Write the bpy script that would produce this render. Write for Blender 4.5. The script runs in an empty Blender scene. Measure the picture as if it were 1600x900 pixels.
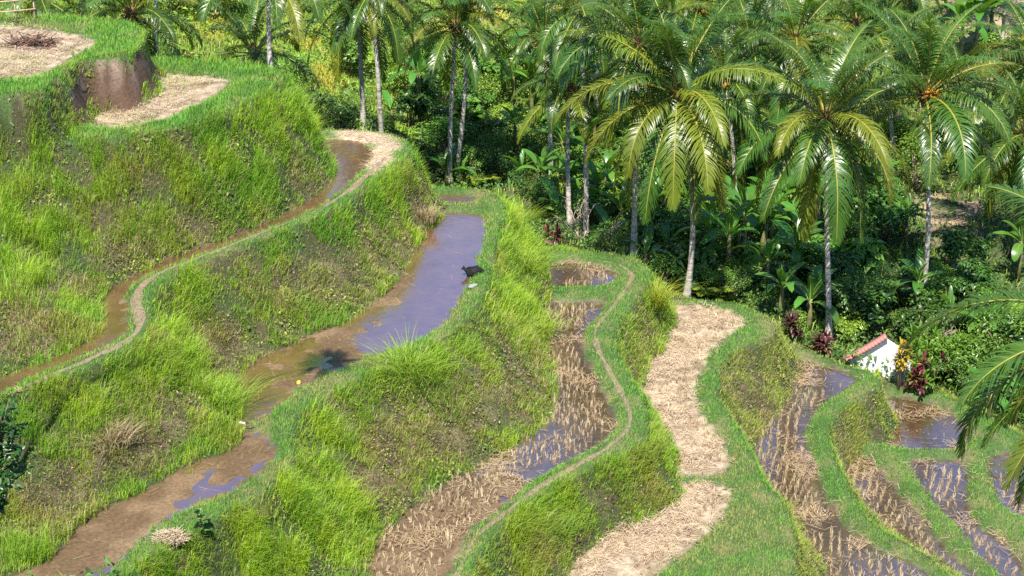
import bpy, math, random
import numpy as np
from mathutils import Vector

R = math.radians
rng = np.random.default_rng(11)
random.seed(11)
scene = bpy.context.scene
col = scene.collection

# ------------------------------------------------------------------ camera
CAM_H, PITCH, FPX = 19.0, R(22.0), 2462.0        # focal length in pixels of a 1600 wide picture
cam_d = bpy.data.cameras.new('camera')
cam_d.sensor_width = 36.0
cam_d.lens = 36.0 * FPX / 1600.0
cam_d.clip_start, cam_d.clip_end = 0.5, 3000
cam = bpy.data.objects.new('camera', cam_d)
col.objects.link(cam)
cam.location = (0, 0, CAM_H)
cam.rotation_euler = (math.pi / 2 - PITCH, 0, 0)
scene.camera = cam

# ------------------------------------------------------------------ sky, sun, exposure
SUN_EL = R(61.0)
SUN_AZ = (-0.20, -0.98)                            # horizontal direction towards the sun
SUN_DIR = Vector((SUN_AZ[0] * math.cos(SUN_EL), SUN_AZ[1] * math.cos(SUN_EL), math.sin(SUN_EL))).normalized()
world = bpy.data.worlds.new('World')
scene.world = world
world.use_nodes = True
wn, wl = world.node_tree.nodes, world.node_tree.links
wn.clear()
wo = wn.new('ShaderNodeOutputWorld')
wb = wn.new('ShaderNodeBackground')
sky = wn.new('ShaderNodeTexSky')
sky.sky_type = 'NISHITA'
sky.sun_disc = False
sky.sun_elevation = SUN_EL
sky.sun_rotation = math.atan2(SUN_AZ[0], SUN_AZ[1])
sky.air_density, sky.dust_density, sky.ozone_density = 1.0, 0.02, 10.0
wb.inputs[1].default_value = 0.115
wl.new(sky.outputs[0], wb.inputs[0])
wl.new(wb.outputs[0], wo.inputs[0])
sun_d = bpy.data.lights.new('sun', 'SUN')
sun_d.energy = 5.0
sun_d.angle = R(0.5)
sun_d.color = (1.0, 0.955, 0.87)
sun = bpy.data.objects.new('sun', sun_d)
col.objects.link(sun)
sun.rotation_euler = SUN_DIR.to_track_quat('Z', 'Y').to_euler()
sun.location = (-20, -20, 60)
vs = scene.view_settings
vs.view_transform = 'Standard'
vs.look = 'None'
vs.gamma = 1.0
vs.use_curve_mapping = False
vs.exposure = 1.15
scene.cycles.max_bounces = 7
scene.cycles.diffuse_bounces = 3
scene.cycles.glossy_bounces = 2
scene.cycles.transmission_bounces = 4
scene.cycles.transparent_max_bounces = 4
scene.cycles.use_denoising = False

# ------------------------------------------------------------------ pixels <-> places
CP, SP = math.cos(PITCH), math.sin(PITCH)

def rays(u, v):
    x = (np.asarray(u, float) - 800) / FPX
    y = (450 - np.asarray(v, float)) / FPX
    return np.stack([x, CP + SP * y, -SP + CP * y], -1)

def on_level(pts, z):
    """Where the sight lines through picture points PTS meet the level Z."""
    p = np.array(pts, float)
    d = rays(p[:, 0], p[:, 1])
    s = (z - CAM_H) / d[:, 2]
    return np.stack([d[:, 0] * s, d[:, 1] * s], -1)

def to_pix(P):
    P = np.asarray(P, float)
    x, y, z = P[..., 0], P[..., 1], P[..., 2] - CAM_H
    dep = np.maximum(y * CP - z * SP, 0.1)
    up = y * SP + z * CP
    return 800 + FPX * x / dep, 450 - FPX * up / dep, dep

def chaikin(p, n=2, closed=True):
    p = np.asarray(p, float)
    for _ in range(n):
        if closed:
            q = np.roll(p, -1, 0)
            a, b = 0.75 * p + 0.25 * q, 0.25 * p + 0.75 * q
            p = np.stack([a, b], 1).reshape(-1, 2)
        else:
            a, b = 0.75 * p[:-1] + 0.25 * p[1:], 0.25 * p[:-1] + 0.75 * p[1:]
            p = np.concatenate([p[:1], np.stack([a, b], 1).reshape(-1, 2), p[-1:]])
    return p

def seg_dist(poly, X, Y, closed=True):
    d2 = np.full(X.shape, 1e12)
    n = len(poly)
    for i in range(n if closed else n - 1):
        ax, ay = poly[i]
        bx, by = poly[(i + 1) % n]
        ex, ey = bx - ax, by - ay
        L = ex * ex + ey * ey + 1e-12
        t = np.clip(((X - ax) * ex + (Y - ay) * ey) / L, 0, 1)
        d2 = np.minimum(d2, (X - ax - t * ex) ** 2 + (Y - ay - t * ey) ** 2)
    return np.sqrt(d2)

def inside(poly, X, Y):
    r = np.zeros(X.shape, bool)
    n = len(poly)
    for i in range(n):
        ax, ay = poly[i]
        bx, by = poly[(i + 1) % n]
        if ay == by:
            continue
        c = ((ay > Y) != (by > Y)) & (X < (bx - ax) * (Y - ay) / (by - ay) + ax)
        r ^= c
    return r

def sdist(poly, X, Y):
    """Distance to the outline of POLY, positive inside."""
    return np.where(inside(poly, X, Y), 1.0, -1.0) * seg_dist(poly, X, Y)

def sstep(a, b, x):
    t = np.clip((x - a) / (b - a), 0, 1)
    return t * t * (3 - 2 * t)

_tab = np.random.default_rng(5).random((257, 257))

def vnoise(x, y, s, seed=0):
    x = np.asarray(x, float) / s + seed * 17.31
    y = np.asarray(y, float) / s + seed * 9.73
    xi, yi = np.floor(x).astype(int), np.floor(y).astype(int)
    fx, fy = x - xi, y - yi
    fx, fy = fx * fx * (3 - 2 * fx), fy * fy * (3 - 2 * fy)
    a, b = _tab[xi % 256, yi % 256], _tab[(xi + 1) % 256, yi % 256]
    c, d = _tab[xi % 256, (yi + 1) % 256], _tab[(xi + 1) % 256, (yi + 1) % 256]
    return (a * (1 - fx) + b * fx) * (1 - fy) + (c * (1 - fx) + d * fx) * fy

def fbm(x, y, s, seed=0, n=3):
    return sum(vnoise(x, y, s / 2 ** i, seed + i) * 0.5 ** i for i in range(n)) / sum(0.5 ** i for i in range(n))

# ------------------------------------------------------------------ the terraces, traced level by level
Z = [5.4, 3.6, 0.0, -2.5, -5.0, -6.9, -8.5, -10.1]
OUTER = [
    [(-900, 190), (0, 152), (60, 145), (100, 118), (118, 97), (160, 92), (204, 87), (217, 74), (223, 50), (214, 36), (150, 30), (60, 28), (-900, 0)],
    [(-900, 300), (0, 232), (70, 226), (140, 217), (205, 214), (275, 203), (345, 178), (402, 152), (444, 128), (452, 114), (405, 101), (320, 97), (240, 90), (-900, 60)],
    [(-900, 900), (20, 614), (90, 592), (140, 571), (196, 545), (236, 517), (234, 492), (230, 466), (243, 446), (300, 415), (367, 389), (430, 365), (480, 347), (540, 314),
     (580, 287), (612, 264), (640, 243), (642, 226), (615, 209), (560, 203), (500, 204), (430, 200), (-900, 90)],
    [(-900, 1150), (60, 1010), (140, 935), (175, 905), (250, 860), (330, 812), (400, 775), (450, 740), (462, 705), (452, 672), (475, 640), (525, 610), (585, 577), (645, 552),
     (700, 527), (738, 490), (762, 450), (768, 420), (776, 372), (786, 342), (792, 316), (770, 298), (720, 292), (660, 290), (500, 290), (-900, 290)],
    [(-900, 1250), (670, 1010), (718, 935), (733, 902), (752, 858), (785, 823), (835, 783), (885, 747), (935, 723), (993, 704), (1016, 684), (1013, 650), (1001, 613), (987, 590), (968, 560),
     (958, 527), (968, 500), (994, 473), (1010, 450), (1024, 430), (1006, 409), (960, 396), (900, 391), (840, 391), (600, 400), (-900, 420)],
    [(-900, 1300), (1215, 1010), (1238, 950), (1240, 900), (1246, 846), (1240, 805), (1222, 775), (1194, 756), (1181, 718), (1164, 690), (1144, 650), (1122, 620), (1118, 590), (1130, 562), (1155, 543),
     (1195, 530), (1219, 515), (1208, 499), (1175, 482), (1130, 471), (1088, 466), (1030, 464), (800, 470), (-900, 600)],
    [(-900, 1350), (1600, 1010), (1535, 935), (1484, 897), (1449, 870), (1416, 850), (1376, 830), (1352, 807), (1332, 777), (1319, 743), (1306, 713), (1293, 682), (1299, 657), (1322, 634), (1360, 614),
     (1381, 599), (1366, 582), (1320, 567), (1262, 548), (1215, 536), (1150, 530), (900, 560), (-900, 700)],
    [(-900, 1400), (2300, 1300), (2300, 760), (1700, 700), (1640, 692), (1578, 670), (1540, 648), (1492, 623), (1440, 610), (1385, 606), (1330, 610), (1100, 640), (-900, 800)],
]
FOOT = [   # foot of the bank below terrace k, on the level of terrace k+1 (only where the picture shows it; elsewhere the bank takes BANKR metres)
    [(-900, 300), (0, 246), (70, 236), (112, 208), (130, 182), (136, 168), (172, 162), (212, 150), (238, 134), (236, 116), (225, 80), (100, 60), (-900, 60)],
    [(-900, 900), (27, 584), (67, 568), (140, 536), (160, 508), (148, 478), (170, 452), (200, 438), (235, 420), (267, 404), (360, 373), (443, 336), (487, 312), (512, 292), (526, 266), (518, 246), (505, 222), (440, 200), (-900, 150)],
    [(-900, 1200), (67, 897), (100, 847), (140, 810), (200, 780), (247, 753), (287, 727), (322, 719), (360, 704), (377, 684), (374, 663), (366, 633), (359, 606), (372, 588), (400, 563), (467, 533), (533, 510), (570, 485), (606, 457), (630, 425), (655, 380), (674, 346), (678, 310), (670, 300), (-900, 280)],
    [(-900, 1250), (560, 960), (573, 903), (577, 882), (593, 833), (623, 807), (660, 780), (706, 747), (753, 727), (786, 703), (833, 673), (863, 650), (871, 620), (868, 595), (866, 583), (853, 533), (850, 493), (862, 443), (853, 410), (840, 400), (-900, 420)],
    [(-900, 1300), (868, 960), (890, 890), (916, 853), (966, 820), (1023, 787), (1052, 760), (1056, 725), (1040, 700), (1024, 660), (1016, 633), (1002, 610), (1001, 590), (1014, 560), (1032, 538), (1040, 510), (1044, 485), (1035, 470), (-900, 600)],
    [(-900, 1350), (1312, 960), (1292, 897), (1279, 877), (1254, 847), (1249, 817), (1232, 785), (1199, 763), (1187, 727), (1180, 697), (1199, 662), (1230, 630), (1240, 600), (1236, 570), (1225, 540), (-900, 700)],
    [(-900, 1400), (1640, 1010), (1500, 898), (1466, 877), (1426, 851), (1386, 830), (1354, 801), (1336, 772), (1322, 738), (1316, 718), (1345, 702), (1394, 692), (1390, 650), (1384, 612), (1370, 600), (-900, 800)],
    None,
]
BANKR = [0.5, 1.6, 1.3, 1.3, 1.1, 1.0, 0.8, 1.5]
# paddies: (level, depth of the ground below the bund, depth of the water or None, outline)
PADDY = [
    (0, 0.12, None, [(-900, 120), (0, 132), (50, 128), (90, 108), (120, 90), (148, 74), (140, 66), (100, 56), (60, 48), (0, 44), (-900, 10)]),
    (1, 0.10, None, [(135, 160), (136, 190), (150, 204), (190, 206), (245, 194), (280, 180), (325, 160), (352, 135), (352, 127), (310, 122), (260, 120), (225, 112), (150, 120)]),
    (2, 0.24, 0.16, [(-900, 800), (-60, 640), (33, 600), (67, 583), (133, 553), (187, 532), (195, 507), (187, 467), (203, 442), (267, 415), (360, 378), (443, 349), (490, 327), (522, 305), (545, 282), (565, 262), (578, 242), (567, 228), (540, 221), (500, 221), (420, 240), (200, 380), (60, 470), (-900, 560)]),
    (3, 0.25, 0.17, [(676, 336), (752, 335), (751, 370), (743, 400), (736, 425), (720, 452), (706, 480), (690, 505), (652, 530), (602, 551), (542, 570), (505, 586), (460, 611), (422, 640), (396, 664), (375, 664), (320, 660), (330, 590), (430, 520), (560, 440), (640, 345)]),
    (3, 0.25, 0.19, [(378, 676), (410, 681), (425, 699), (428, 716), (411, 736), (380, 756), (330, 781), (270, 802), (220, 841), (180, 881), (152, 906), (60, 985), (-300, 1120), (-900, 1120), (-900, 1000), (40, 860), (150, 760), (300, 680)]),
    (3, 0.22, 0.15, [(668, 308), (738, 309), (742, 314), (736, 320), (672, 321), (650, 314)]),
    (4, 0.26, 0.20, [(850, 413), (900, 411), (940, 417), (958, 431), (946, 444), (900, 447), (850, 446), (830, 430)]),
    (4, 0.26, 0.20, [(850, 470), (925, 474), (940, 474), (927, 493), (905, 513), (901, 533), (911, 557), (920, 583), (929, 604), (944, 624), (955, 660), (946, 678), (916, 700), (867, 723), (826, 743), (780, 787), (733, 820), (706, 853), (694, 902), (668, 975), (640, 1100), (300, 1100), (500, 930), (560, 840), (700, 730), (820, 650), (840, 600), (830, 520)]),
    (5, 0.14, None, [(1030, 482), (1090, 480), (1132, 488), (1160, 501), (1150, 513), (1128, 527), (1108, 547), (1092, 575), (1078, 605), (1077, 627), (1087, 650), (1112, 677), (1127, 697), (1131, 722), (1128, 741), (1090, 741), (1046, 737), (1000, 720), (980, 600), (990, 520)]),
    (5, 0.16, None, [(1030, 756), (1080, 757), (1134, 766), (1138, 776), (1128, 790), (1116, 814), (1086, 843), (1066, 861), (1032, 884), (1002, 910), (975, 960), (930, 1100), (700, 1100), (840, 900), (930, 820)]),
    (6, 0.25, 0.20, [(1225, 562), (1280, 568), (1322, 582), (1336, 593), (1312, 608), (1279, 628), (1259, 651), (1247, 680), (1262, 713), (1272, 753), (1292, 790), (1319, 827), (1350, 852), (1400, 869), (1432, 886), (1452, 902), (1510, 960), (1560, 1100), (1250, 1100), (1220, 880), (1200, 800), (1160, 730), (1150, 690), (1200, 620)]),
    (7, 0.26, 0.19, [(1365, 622), (1383, 619), (1417, 622), (1449, 630), (1482, 647), (1502, 663), (1508, 680), (1502, 698), (1450, 699), (1396, 697), (1370, 690), (1350, 660)]),
    (7, 0.26, 0.195, [(1318, 714), (1338, 709), (1360, 723), (1380, 747), (1412, 787), (1439, 810), (1460, 847), (1492, 877), (1528, 902), (1590, 960), (1640, 1060), (1560, 1060), (1490, 910), (1420, 870), (1360, 840), (1310, 770), (1300, 720)]),
    (7, 0.27, 0.20, [(1421, 723), (1450, 719), (1499, 718), (1506, 740), (1502, 767), (1505, 797), (1516, 814), (1538, 830), (1560, 844), (1586, 876), (1600, 905), (1650, 980), (1640, 980), (1570, 897), (1534, 867), (1512, 833), (1496, 813), (1466, 787), (1440, 749)]),
    (7, 0.24, 0.21, [(1549, 727), (1558, 709), (1610, 706), (1720, 705), (2000, 740), (2000, 900), (1750, 850), (1660, 828), (1602, 808), (1568, 788), (1556, 755)]),
]
PATHS = [  # (level, half width, line)
    (2, 0.15, [(-40, 640), (43, 601), (83, 585), (133, 564), (187, 538), (219, 514), (220, 497), (211, 470), (214, 450), (235, 434), (300, 404), (367, 379), (427, 355), (467, 338), (533, 308), (560, 286), (585, 263), (603, 246)]),
    (4, 0.095, [(690, 960), (708, 902), (716, 884), (733, 844), (773, 811), (833, 768), (886, 734), (953, 698), (981, 674), (985, 650), (971, 607), (957, 587), (935, 547), (928, 517), (941, 497), (967, 467), (988, 436), (983, 423), (970, 413)]),
]

def axis(a, b, step, lo, hi, grow):
    m = list(np.arange(a, b + step * 0.5, step))
    s, x = step, a
    left = []
    while x > lo:
        s *= grow
        x -= s
        left.append(x)
    s, x = step, m[-1]
    right = []
    while x < hi:
        s *= grow
        x += s
        right.append(x)
    return np.array(left[::-1] + m + right)

STEP = 0.2
GX = axis(-27.0, 34.0, STEP, -400, 400, 1.10)
GY = axis(31.0, 112.0, STEP, -60, 700, 1.10)
X, Y = np.meshgrid(GX, GY)            # [iy, ix]
NY, NX = X.shape

# ground outside the terraces: a smooth sheet through known and chosen places
ctrl = []
for (u, v, z) in [(430, 150, -0.6), (500, 195, -1.2), (568, 206, -3.4), (640, 225, -6.0), (800, 292, -7.4), (860, 386, -5.6), (930, 386, -5.9), (990, 402, -6.3), (1030, 440, -7.0), (1072, 466, -7.3),
                  (1200, 480, -8.0), (1295, 533, -9.2), (1380, 560, -10.4), (1440, 486, -9.7), (1500, 600, -10.9), (1600, 660, -11.2), (1750, 700, -11.5)]:
    q = on_level([(u, v)], z)[0]
    ctrl.append((q[0], q[1], z))
ctrl += [(-50, 92, 3), (-25, 94, 1.0), (-12, 92, -3.5), (0, 92, -8.0), (12, 94, -7.8), (-4, 80, -8.9), (0, 81, -9.0), (-4, 73, -7.5), (0, 72, -7.5), (25, 95, -7.5), (45, 95, -8),  # hollow behind the pond lowered so its water mirrors open sky
         (-50, 125, 14), (-20, 125, 9.5), (0, 125, 8), (20, 125, 6.0), (45, 125, 6),
         (-90, 180, 36), (0, 180, 32), (90, 180, 30), (-300, 350, 90), (0, 350, 90), (300, 350, 90), (-380, 690, 150), (380, 690, 150),
         (-60, 60, 3), (-120, 80, 10), (60, 60, -13), (120, 70, -14), (40, 35, -13), (60, 20, -10),
         (0, 0, 16.4), (-30, 0, 17), (30, 0, 14), (0, -50, 17), (-300, 0, 20), (300, 0, 5), (0, 20, 1), (-20, 22, 2), (15, 22, -6), (-40, 30, 2)]
ctrl = np.array(ctrl)

def rbf(X, Y):
    c = ctrl
    n = len(c)
    D = np.hypot(c[:, None, 0] - c[None, :, 0], c[:, None, 1] - c[None, :, 1])
    A = np.zeros((n + 3, n + 3))
    A[:n, :n] = D
    A[:n, n] = 1
    A[:n, n + 1:] = c[:, :2]
    A[n, :n] = 1
    A[n + 1:, :n] = c[:, :2].T
    w = np.linalg.solve(A, np.concatenate([c[:, 2], [0, 0, 0]]))
    out = w[n] + w[n + 1] * X + w[n + 2] * Y
    for i in range(n):
        out = out + w[i] * np.hypot(X - c[i, 0], Y - c[i, 1])
    return out

S = rbf(X, Y) + (fbm(X, Y, 7, 3) - 0.5) * 1.0 + (fbm(X, Y, 1.6, 8) - 0.5) * 0.35
zone = np.zeros(X.shape, int)          # 0 wild ground, 1 bund, 2 bank, 3 wet paddy, 4 dry field
bank_t = np.zeros(X.shape)
lvl = np.full(X.shape, -1)
edge_d = np.full(X.shape, 9.0)         # distance to the nearest paddy edge
wet = np.zeros(X.shape)
pad_polys = []
for k in range(7, -1, -1):
    zk = Z[k]
    top = chaikin(on_level(OUTER[k], zk))
    near = (Y < 130) & (np.abs(X) < 140) & (Y > 15)
    m = np.where(near)
    x, y = X[m], Y[m]
    # a ragged outline instead of a drawn one
    wob = (fbm(x, y, 1.3, 20 + k) - 0.5) * 0.25
    wobf = (fbm(x, y, 0.9, 40 + k) - 0.5) * 0.5
    dU = sdist(top, x, y) + wob
    ground = np.full(x.shape, zk) + (fbm(x, y, 1.1, 60 + k) - 0.5) * 0.07
    zn = np.ones(x.shape, int)
    ed = np.full(x.shape, 9.0)
    wt = np.zeros(x.shape)
    for (lv, depth, water, poly) in PADDY:
        if lv != k:
            continue
        if water and lv >= 4:
            depth, water = depth + .10, water + .10
        pw = chaikin(on_level(poly, zk - 0.2), 2)
        pad_polys.append((lv, depth, water, pw))
        d = sdist(pw, x, y) + (fbm(x, y, 0.5, 80 + k) - 0.5) * 0.14 + (.17 if lv >= 4 else .05)
        s = sstep(-0.12, 0.14, d)
        bumps = (fbm(x, y, 0.9, 90 + k) - 0.5) * (0.15 if water and k != 3 and k != 2 else 0.05) + (vnoise(x, y, 0.28, 95 + k) - 0.5) * 0.03
        if k == 4 and water:
            pu, pv, _ = to_pix(np.stack([x, y, np.full(x.shape, zk - .2)], -1))
            bumps = bumps + .12 * sstep(720, 790, pv + (fbm(x, y, 1.5, 97) - .5) * 120)
        if water and k in (2, 3):
            # shoals of wet mud, in the long pond partly standing in for the bank's reflection; open water only along the outer side and at the far end
            pu, pv, _ = to_pix(np.stack([x, y, np.full(x.shape, zk - .2)], -1))
            wv = (fbm(x, y, 1.2, 98) - .5) * 26
            if k == 3:
                bnd = np.interp(pv, [300, 335, 420, 500, 552, 570], [640, 676, 650, 615, 572, 700])
                sh = sstep(10, -10, pu + wv - bnd) * np.where(pv < 325, .3, 1)
                sh = np.where(pv > 562, np.maximum(sh, 1 - sstep(1.25, .6, np.hypot((pu + wv - 412) / 34, (pv - 712) / 26))), sh)
            else:
                sh = .30 * sstep(285, 320, pv + wv)
            bumps = bumps + .080 * sh + .05 * sh * (fbm(x, y, .7, 96) - .5)
        if water and k in (2, 3):
            bumps = bumps + 0.055 * sstep(0.35, 0.75, fbm(x, y, 3.0, 99)) - 0.02
        ground = ground * (1 - s) + (zk - depth + bumps) * s
        zn = np.where(d > 0.02, 3 if water else 4, zn)
        ed = np.minimum(ed, np.abs(d))
        ground = ground - np.where(d < 0, .20 * sstep(-.55, -.02, d), 0)
        wt = np.maximum(wt, (0.5 if water else 0.0) * s)
        if water:
            wt = np.maximum(wt, s * sstep(0.06, -0.02, (zk - depth + bumps) - (zk - water)))
    new = S[m].copy()
    nz, nt, nl, ne, nw = zone[m].copy(), bank_t[m].copy(), lvl[m].copy(), edge_d[m].copy(), wet[m].copy()
    # the bank below this terrace
    dF = BANKR[k] + wobf + dU
    if FOOT[k] is not None:
        ft = chaikin(on_level(FOOT[k], Z[min(k + 1, 7)] - 0.17))
        dF = np.maximum(dF, sdist(ft, x, y) + wobf * 0.4)
    bk = (dU < 0) & (dF > 0)
    t = np.clip(-dU / np.maximum(-dU + dF, 1e-3), 0, 1)
    if k == 0:
        prof = 1 - (1 - t) ** 1.6
    elif k == 1:
        prof = t
    else:
        prof = 0.45 * t + 0.55 * (1 - (1 - t) ** 2.2)
    rough = ((fbm(x, y, 1.6, 110 + k) - 0.5) * 0.9 + (fbm(x, y, 0.55, 120 + k) - 0.5) * 0.55) * np.minimum(1, 4 * t * (1 - t)) * (min(1, abs(Z[k] - Z[min(k + 1, 7)]) / 2 + 0.2) if k else .06)
    zb = zk * (1 - prof) + S[m] * prof + rough
    low = zk > S[m] + 0.05
    new = np.where(bk, np.where(low, zb, np.maximum(zb, S[m])), new)
    nz = np.where(bk & low, 2, nz)
    nt = np.where(bk, t, nt)
    nl = np.where(bk, k, nl)
    ne = np.where(bk, 9.0, ne)
    nw = np.where(bk, 0, nw)
    ins = dU >= 0
    new = np.where(ins, ground, new)
    nz = np.where(ins, zn, nz)
    nl = np.where(ins, k, nl)
    ne = np.where(ins, ed, ne)
    nw = np.where(ins, wt, nw)
    nt = np.where(ins, 0, nt)
    S[m], zone[m], bank_t[m], lvl[m], edge_d[m], wet[m] = new, nz, nt, nl, ne, nw

path_lines = [(lv, hw, chaikin(on_level(p, Z[lv]), 3, False)) for (lv, hw, p) in PATHS]
path_d = np.full(X.shape, 9.0)
for (lv, hw, p) in path_lines:
    b = (X > p[:, 0].min() - 2) & (X < p[:, 0].max() + 2) & (Y > p[:, 1].min() - 2) & (Y < p[:, 1].max() + 2)
    path_d[b] = np.minimum(path_d[b], seg_dist(p, X[b], Y[b], False) / hw)

def height(x, y):
    """Ground height at places (bilinear in the ground sheet)."""
    x, y = np.asarray(x, float), np.asarray(y, float)
    ix = np.clip(np.searchsorted(GX, x) - 1, 0, NX - 2)
    iy = np.clip(np.searchsorted(GY, y) - 1, 0, NY - 2)
    fx = np.clip((x - GX[ix]) / (GX[ix + 1] - GX[ix]), 0, 1)
    fy = np.clip((y - GY[iy]) / (GY[iy + 1] - GY[iy]), 0, 1)
    return (S[iy, ix] * (1 - fx) + S[iy, ix + 1] * fx) * (1 - fy) + (S[iy + 1, ix] * (1 - fx) + S[iy + 1, ix + 1] * fx) * fy

def hit(u, v):
    """First place where the sight line through a picture point meets the ground."""
    d = rays(u, v)
    s = np.arange(18, 400, 0.06)
    P = d[None, :] * s[:, None]
    P[:, 2] += CAM_H
    h = height(P[:, 0], P[:, 1])
    i = np.argmax(P[:, 2] < h)
    q = P[i]
    return Vector((q[0], q[1], float(height(q[0], q[1]))))

GU, GV, GD = to_pix(np.stack([X, Y, S], -1))

def blobs(lst):
    a = np.zeros(X.shape)
    wu, wv = (fbm(X, Y, 1.5, 130) - 0.5) * 50, (fbm(X, Y, 1.5, 131) - 0.5) * 50
    for (u, v, ru, rv, s) in lst:
        r = np.sqrt(((GU + wu - u) / ru) ** 2 + ((GV + wv - v) / rv) ** 2)
        a = np.maximum(a, s * sstep(1.25, 0.55, r))
    return a

DRYB = [(40, 520, 60, 60, .95), (220, 390, 70, 28, .85), (130, 455, 45, 22, .8), (330, 352, 60, 22, .6), (425, 340, 60, 18, .7), (212, 262, 14, 34, .7), (240, 340, 100, 18, .35), (500, 290, 30, 40, .5), (60, 190, 90, 18, .5), (470, 270, 18, 25, .7),
        (470, 430, 130, 45, .7), (600, 400, 55, 55, .65), (560, 462, 60, 28, .6), (345, 540, 38, 52, .95), (250, 650, 90, 50, .6), (190, 715, 60, 34, .9), (230, 705, 40, 40, .8), (80, 800, 90, 55, .75), (130, 745, 80, 30, .5), (660, 325, 16, 40, .7), (400, 565, 40, 20, .5), (120, 690, 60, 25, .4),
        (650, 690, 110, 60, .9), (730, 625, 120, 55, .6), (800, 605, 65, 60, .6), (600, 745, 50, 60, .85), (858, 460, 16, 40, .9), (780, 545, 80, 40, .5), (555, 640, 45, 30, .45), (700, 600, 120, 40, .4), (840, 540, 20, 40, .6),
        (1000, 540, 28, 60, .6), (955, 765, 70, 40, .6), (870, 850, 55, 40, .6), (1005, 740, 30, 40, .5), (1025, 690, 14, 40, .6),
        (1180, 595, 45, 60, .75), (1200, 640, 30, 30, .7), (1240, 860, 26, 40, .7), (1250, 800, 12, 40, .6),
        (1330, 690, 40, 18, .6), (1290, 670, 20, 30, .6)]
LUSHB = [(480, 175, 50, 60, .9), (400, 190, 90, 40, .7), (300, 260, 90, 40, .6), (800, 350, 60, 70, 1), (650, 560, 100, 32, .9), (480, 800, 110, 90, .9), (330, 870, 160, 60, .8), (520, 660, 60, 60, .5), (270, 560, 60, 45, .8), (340, 625, 34, 40, .9), (60, 430, 60, 70, .9), (820, 500, 44, 50, 1),
         (130, 605, 100, 30, .7), (300, 440, 70, 34, .7), (420, 410, 80, 20, .4), (590, 290, 60, 40, .8), (900, 740, 120, 20, .8), (800, 830, 90, 30, .8), (1010, 700, 30, 20, .8), (1200, 830, 40, 60, .5), (1350, 640, 40, 25, .5), (30, 300, 80, 80, .5), (180, 330, 120, 60, .4)]
DRY = blobs(DRYB) * (zone == 2) * .8 * sstep(.05, .45, bank_t + .35 * (fbm(X, Y, 1.4, 133) - .5))
LUSH = blobs(LUSHB)
EARTH = blobs([(128, 135, 26, 40, 1.0), (170, 130, 66, 44, 1.0), (222, 105, 22, 56, 1.0), (190, 145, 60, 24, 1.0)]) * (zone == 2) * (lvl == 0) * (GU > 100)
EARTH = np.maximum(EARTH, ((GU > 112) & (GU < 248) & (GV > 86) & (GV < 176) & (zone == 2) & (lvl == 0)) * 1.0)
STRAWPATH = blobs([(560, 216, 62, 9, 1.0), (600, 240, 26, 20, 1.0), (585, 258, 16, 12, .9)]) * (lvl == 2) * (zone == 1)
WORN = blobs([(1105, 590, 30, 60, .7), (1140, 660, 30, 70, 1), (1165, 740, 40, 60, 1), (1150, 800, 50, 100, 1), (1080, 880, 40, 30, .7), (1210, 500, 30, 20, .6), (430, 690, 40, 60, .7), (520, 600, 80, 30, .6), (690, 500, 50, 30, .5), (740, 330, 30, 60, .6), (640, 565, 30, 16, .8), (350, 790, 60, 30, .4), (1330, 610, 40, 16, .5), (1550, 760, 50, 50, .4), (100, 150, 60, 20, .3), (60, 30, 90, 20, .3)]) * (zone == 1)
FIELD_GREEN = blobs([(30, 110, 40, 20, .3), (60, 90, 30, 12, .3)])
YELLOWB = blobs([(505, 110, 45, 20, 1), (480, 55, 30, 14, 1), (520, 135, 30, 12, 1), (800, 10, 130, 26, .8), (560, 60, 40, 20, .5), (330, 40, 30, 30, .5), (300, 100, 30, 10, .6)])
REDSLOPE = blobs([(1560, 20, 90, 90, 1), (1480, 330, 70, 26, .9), (1500, 370, 50, 16, .6), (1400, 170, 60, 30, .5), (1540, 70, 40, 20, .9), (1150, 130, 40, 20, .4)])

# ------------------------------------------------------------------ helpers for things
def new_mat(name):
    m = bpy.data.materials.new(name)
    m.use_nodes = True
    nt = m.node_tree
    nt.nodes.clear()
    out = nt.nodes.new('ShaderNodeOutputMaterial')
    return m, nt.nodes, nt.links, out

def princ(nodes, color=(.5, .5, .5), rough=.6, spec=.5):
    p = nodes.new('ShaderNodeBsdfPrincipled')
    p.inputs['Base Color'].default_value = (*color, 1)
    p.inputs['Roughness'].default_value = rough
    p.inputs['Specular IOR Level'].default_value = spec
    return p

def noise_node(nodes, links, scale, detail=3, rough=.55, coord='Object'):
    tc = nodes.new('ShaderNodeTexCoord')
    n = nodes.new('ShaderNodeTexNoise')
    n.inputs['Scale'].default_value = scale
    n.inputs['Detail'].default_value = detail
    n.inputs['Roughness'].default_value = rough
    links.new(tc.outputs[coord], n.inputs['Vector'])
    return n

def ramp(nodes, links, src, stops):
    r = nodes.new('ShaderNodeValToRGB')
    while len(r.color_ramp.elements) < len(stops):
        r.color_ramp.elements.new(0.5)
    for e, (p, c) in zip(r.color_ramp.elements, stops):
        e.position = p
        e.color = (*c, 1)
    links.new(src, r.inputs[0])
    return r

def plain_mat(name, color, rough=.6, spec=.4, var=.25, scale=8, bump=0.0):
    m, n, l, out = new_mat(name)
    p = princ(n, color, rough, spec)
    no = noise_node(n, l, scale, 4)
    c0 = tuple(max(0, c * (1 - var)) for c in color)
    c1 = tuple(min(1, c * (1 + var)) for c in color)
    rp = ramp(n, l, no.outputs[0], [(.3, c0), (.7, c1)])
    l.new(rp.outputs[0], p.inputs['Base Color'])
    if bump:
        b = n.new('ShaderNodeBump')
        b.inputs['Strength'].default_value = bump
        b.inputs['Distance'].default_value = 0.03
        l.new(no.outputs[0], b.inputs['Height'])
        l.new(b.outputs[0], p.inputs['Normal'])
    l.new(p.outputs[0], out.inputs[0])
    return m

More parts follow.
